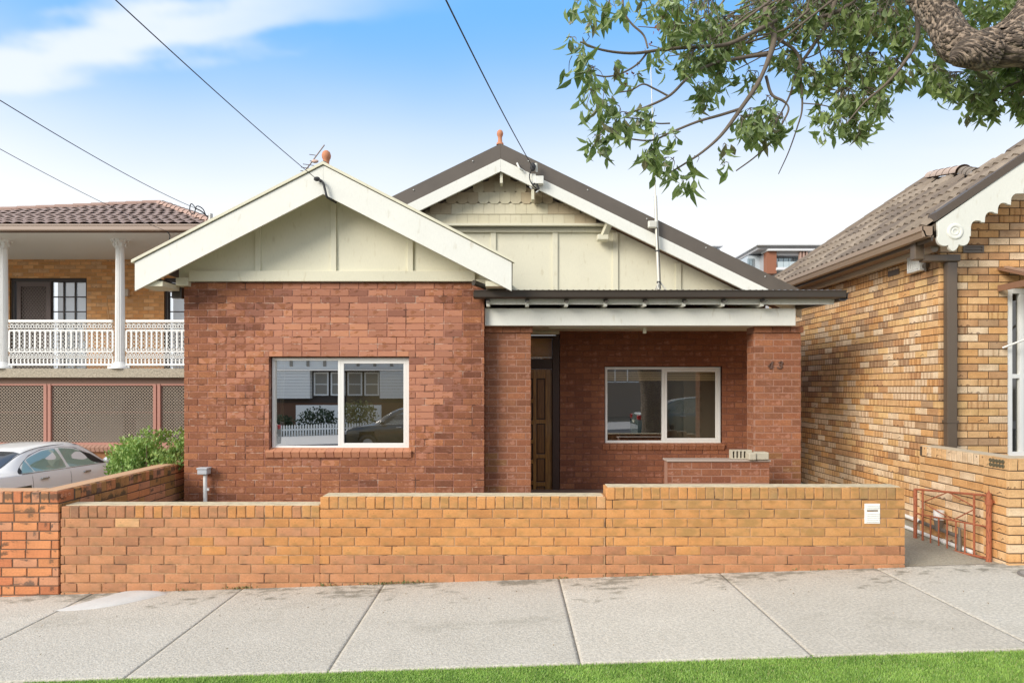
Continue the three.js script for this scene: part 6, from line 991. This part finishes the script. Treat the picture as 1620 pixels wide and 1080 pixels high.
{
  const a = at(310, 330, 13.3), b = at(0, 122, 6.4), d = b.clone().sub(a); wire('upper wire at far left ending in loops at the balcony house roof', [b.clone().addScaledVector(d, 0.9), a], 0.0055, 0.22, (T) => { part(T, 'drop_cable', [tube([a, at(302, 322, 13.3), at(300, 334, 13.3), at(306, 339, 13.3), at(311, 326, 13.3), at(320, 330, 13.35), at(325, 340, 13.4)], 0.01, 40, 6), tube([a, at(318, 334, 13.3), at(330, 345, 13.4)], 0.014, 10, 6)], cable); });
  const e = at(264, 366, 13.2), g = at(0, 212, 7.2), h = g.clone().sub(e); wire('lower thin wire at far left, ending under the balcony house gutter', [g.clone().addScaledVector(h, 0.9), e], 0.004, 0.16, (T) => { part(T, 'drop_cable', [tube([e, at(268, 372, 13.25), at(267, 381, 13.3)], 0.01, 10, 6)], cable); });
}
{
  const D = 9.72, T = thing('antenna_mast', 'slender pale pole rising past the main gable board up into the leaves', 'mast', at(1043, 460, D)), m = mat([0.66, 0.64, 0.56], 0.45, { metalness: 0.3 });
  part(T, 'pole', [rod(at(1043, 458, D), at(1037, 310, D), 0.026, 0.024, 10), rod(at(1037, 310, D), at(1029, 85, D), 0.011, 0.005, 8)], m); part(T, 'clamp', [B(...(() => { const p = at(1034, 355, D - 0.02); return [p.x - 0.08, p.x + 0.05, p.y - 0.05, p.y + 0.05, p.z - 0.03, p.z + 0.03]; })(), 0.015)], m);
  part(T, 'foot', [0, 1, 2].map((i) => rod(at(1043, 444, D), at(1043, 459, D).add(V(Math.cos(i * 2.1) * 0.1, 0, Math.sin(i * 2.1) * 0.1)), 0.01)), m); part(T, 'coax', [tube([at(1045, 456, D - 0.03), at(1044, 420, D - 0.035), at(1041, 380, D - 0.035), at(1040, 360, D - 0.035)], 0.006, 20, 5)], cable); part(T, 'cable_tie', [rod(at(1040.5, 398, D), at(1040.4, 396, D), 0.031), rod(at(1042.6, 448, D), at(1042.5, 445, D), 0.031)], cable);
}
{
  const D = 11, T = thing('television_aerial', 'spiky television aerial leaning out from behind the front gable peak', 'aerial', at(486, 276, D)), m = mat([0.3, 0.25, 0.22], 0.5, { metalness: 0.4 });
  part(T, 'boom', [rod(at(481, 272, D), at(513, 229, D), 0.011)], m); [[484, 271, 9], [488, 266, 12], [491, 261, 12], [494, 255, 4], [495, 245, 6]].forEach(([x, y, l]) => part(T, 'element', [rod(at(x - l, y - l * 0.14, D - 0.05), at(x + l, y + l * 0.14, D + 0.05), 0.006)], m)); part(T, 'dipole_box', [new THREE.SphereGeometry(0.05, 10, 8).scale(1.2, 0.6, 0.6).translate(...at(498, 255, D).toArray())], mat([0.6, 0.42, 0.33], 0.6)); part(T, 'pole', [rod(at(486, 300, D), at(486, 268, D), 0.014)], m);
}

// ------------------------------------------------------------------ flats in the distance
{
  const D = 85, pt = (x, y, d = D) => at(x, y, d), T = thing('apartment_block', 'distant modern flats with flat roof, brown wall panel and glass balcony', 'building', pt(1240, 470));
  const bx = (n, x0, x1, y0, y1, z0, z1, m) => part(T, n, [B(wx(x0, D), wx(x1, D), wy(y1, D), wy(y0, D), -D - z1, -D - z0)], m);
  const wh = mat([0.72, 0.73, 0.74], 0.6), gr = mat([0.42, 0.42, 0.43], 0.7), br = mat([0.3, 0.12, 0.065], 0.7), gl = mat([0.3, 0.38, 0.42], 0.08, { metalness: 0.4 });
  bx('wall', 1216, 1310, 398, 620, 1.5, 14, gr); bx('roof', 1196, 1312, 386.5, 389, -0.6, 16, wh); bx('roof_fascia', 1200, 1312, 389, 394, 0.2, 16, gr); bx('balcony_edge', 1214, 1312, 394, 397, -0.3, 2, wh); bx('side_wall', 1197, 1216, 397, 620, 3, 14, mat([0.5, 0.56, 0.6], 0.4)); bx('wall_panel', 1215, 1230, 397, 432, 0.2, 1.4, br); bx('soffit', 1230, 1300, 397.2, 403, 0.4, 1.49, gr);
  for (let i = 0; i < 5; i++) bx('window', 1231.5 + i * 8, 1238.5 + i * 8, 404, 415, 1.4, 1.5, gl); for (let i = 0; i < 4; i++) bx('balcony_glass', 1230.5 + i * 9, 1239 + i * 9, 414, 423, -0.1, 0, mat([0.5, 0.58, 0.6], 0.1, { metalness: 0.3 })); bx('balcony_slab', 1229, 1312, 423, 427, -0.2, 1.4, wh);
  for (let i = 0; i < 3; i++) bx('fin', 1266 + i * 5, 1268.5 + i * 5, 398, 412, 0, 0.5, mat([0.45, 0.3, 0.24], 0.7)); for (let i = 0; i < 3; i++) bx('side_window', 1196 + i * 4, 1199 + i * 4, 402, 432, 2.9, 3, gl); bx('low_wing', 1178, 1196, 415, 620, 4, 16, wh); bx('low_roof', 1175, 1198, 412, 415, 3, 17, gr);
  const U = thing('apartment_block', 'tiny far roof corner showing above the main gable slope', 'building', at(1130, 420, 95)); part(U, 'wall', [B(wx(1112, 95), wx(1143, 95), 0, wy(392, 95), -107, -96)], gr); part(U, 'roof', [B(wx(1108, 95), wx(1145, 95), wy(389, 95), wy(386, 95), -108, -95)], wh); part(U, 'window', [B(wx(1124, 95), wx(1140, 95), wy(399, 95), wy(393.5, 95), -95.99, -95.9)], gl);
}
// ------------------------------------------------------------------ across the road, mirrored in the glass
{
  const z = 20.5, T = thing('weatherboard_house', 'white weatherboard house across the road, seen only mirrored in the front window', 'house', [-10, -0.5, z + 3]), w = mat([0.78, 0.77, 0.72], 0.7), d = mat([0.06, 0.045, 0.035], 0.8);
  part(T, 'wall', [B(-17, 2, -0.6, 2.75, z, z + 6)], d); part(T, 'gable', [B(-15, -4.6, 2.95, 3.75, z - 0.5, z + 6), B(-4.6, 3, 3.0, 3.4, z - 0.2, z + 6)], w); part(T, 'eave_beam', [B(-15.2, 3, 2.78, 2.95, z - 0.6, z + 0.1)], w);
  for (let i = 0; i < 11; i++) part(T, 'batten', [B(-14.9 + i * 0.92, -14.75 + i * 0.92, 2.95, 3.75, z - 0.56, z - 0.5)], mat([0.3, 0.27, 0.22], 0.7));
  for (const [a, b] of [[-12.9, -11.05], [-7.2, -5.1]]) for (let i = 0; i < 9; i++) part(T, 'weatherboard', [B(a, b, 1.2 + i * 0.17, 1.36 + i * 0.17, z - 0.5 + 0.02 * 0, z - 0.02)], w);
  for (let i = 0; i < 4; i++) { const x = -10.95 + i * 0.94; const W = part(T, 'window', [B(x, x + 0.08, 1.35, 2.65, z - 0.1, z - 0.02), B(x + 0.74, x + 0.82, 1.35, 2.65, z - 0.1, z - 0.02), B(x, x + 0.82, 2.57, 2.65, z - 0.09, z - 0.02), B(x, x + 0.82, 1.35, 1.43, z - 0.09, z - 0.02), B(x, x + 0.82, 1.95, 2.0, z - 0.09, z - 0.02)], w); part(W, 'pane', [B(x + 0.05, x + 0.77, 1.4, 2.6, z - 0.05, z - 0.03)], mat([0.25, 0.23, 0.19], 0.3)); }
  part(T, 'lower_wall', [B(-17, -5, -0.6, 0.95, z - 0.12, z)], mat([0.14, 0.07, 0.04], 0.9)); part(T, 'white_wall', [B(-11.6, -7, -0.3, 0.85, z - 1.2, z - 1.0)], w); part(T, 'roof', [slab([V(-16, 3.7, z - 0.8), V(4, 3.7, z - 0.8), V(4, 6, z + 4), V(-16, 6, z + 4)], 0.1)], mat([0.2, 0.1, 0.07], 0.9)); part(T, 'porch_post', [B(-5.0, -4.9, 0, 2.8, z - 1, z - 0.9)], w);
  part(T, 'wing', [B(2, 14, -0.2, 3.6, z + 1, z + 6)], mat([0.3, 0.24, 0.18], 0.9)); part(T, 'balcony_rail', [B(2.4, 8, 2.9, 2.96, z, z + 0.05), B(2.4, 8, 2.1, 2.16, z, z + 0.05), ...Array.from({ length: 8 }, (_, i) => B(2.5 + i * 0.75, 2.56 + i * 0.75, 2.1, 2.95, z, z + 0.05))], w);
  const F2 = thing('picket_fence', 'white picket fence across the road, seen only mirrored in the front window', 'fence', [-8, -0.6, 14]), pk = new THREE.ExtrudeGeometry(new THREE.Shape([[-0.036, 0], [0.036, 0], [0.036, 0.78], [0, 0.84], [-0.036, 0.78]].map((p) => new THREE.Vector2(...p))), { depth: 0.02, bevelEnabled: false });
  part(F2, 'rail', [uvMetres(new THREE.BoxGeometry(15, 0.07, 0.04).rotateZ(SL).translate(-7.5, 0.18 - 7.5 * SL, 14.03)), uvMetres(new THREE.BoxGeometry(15, 0.07, 0.04).rotateZ(SL).translate(-7.5, -0.22 - 7.5 * SL, 14.03))], w);
  for (let i = 0; i < 115; i++) { const x = -14.8 + i * 0.127; const m = shadow(new THREE.Mesh(pk, w)); m.name = 'picket'; m.position.set(x, gy(x) - 0.42, 14).sub(F2.position); F2.add(m); }
  for (const x of [-10.6, -5.6]) part(F2, 'post', [B(x - 0.08, x + 0.08, gy(x) - 0.7, gy(x) + 0.55, 14.02, 14.16)], d);
  const q = mulberry(55), r2 = (a, b) => a + (b - a) * q(), lf = leafShape(0.12, 0.04, 0.03, 0.01), o = new THREE.Object3D();
  [['dark rounded shrub behind the picket fence, mirrored in the front window', -9.4, 0.95, [0.03, 0.05, 0.02]], ['tall pale shrub beside the picket fence, mirrored in the front window', -7.4, 1.35, [0.16, 0.17, 0.06]], ['low dark bush at the left of the picket fence, mirrored in the front window', -11.4, 0.6, [0.05, 0.07, 0.03]], ['spreading green shrub near the porch post across the road, mirrored in glass', -4.6, 0.9, [0.06, 0.08, 0.03]]].forEach(([label, x, h, c]) => { const S = thing('shrub', label, 'shrub', [x, -0.6, 15.6]), gs = []; for (let i = 0; i < 1100; i++) { const dv = V(r2(-1, 1), r2(-1, 1), r2(-1, 1)).normalize().multiplyScalar(Math.cbrt(q())); o.position.set(x + dv.x * 1.0, -0.5 + (h + 0.3) / 2 + dv.y * (h + 0.5) / 2, 15.6 + dv.z * 0.8); o.rotation.set(r2(0, 6), r2(0, 6), r2(0, 6)); o.scale.setScalar(r2(0.8, 1.5)); o.updateMatrix(); gs.push(lf.clone().applyMatrix4(o.matrix)); } part(S, 'foliage', [mergeGeometries(gs)], mat(c, 0.8), { kind: 'stuff' }); part(S, 'stem', [rod(V(x, -0.7, 15.6), V(x, 0.1, 15.6), 0.06, 0.03)], mat([0.1, 0.07, 0.05], 0.9)); });
}
for (const o of scene.children) o.traverse((m) => { if (m.isMesh) { m.castShadow = true; m.receiveShadow = true; } });
renderer.render(scene, camera);
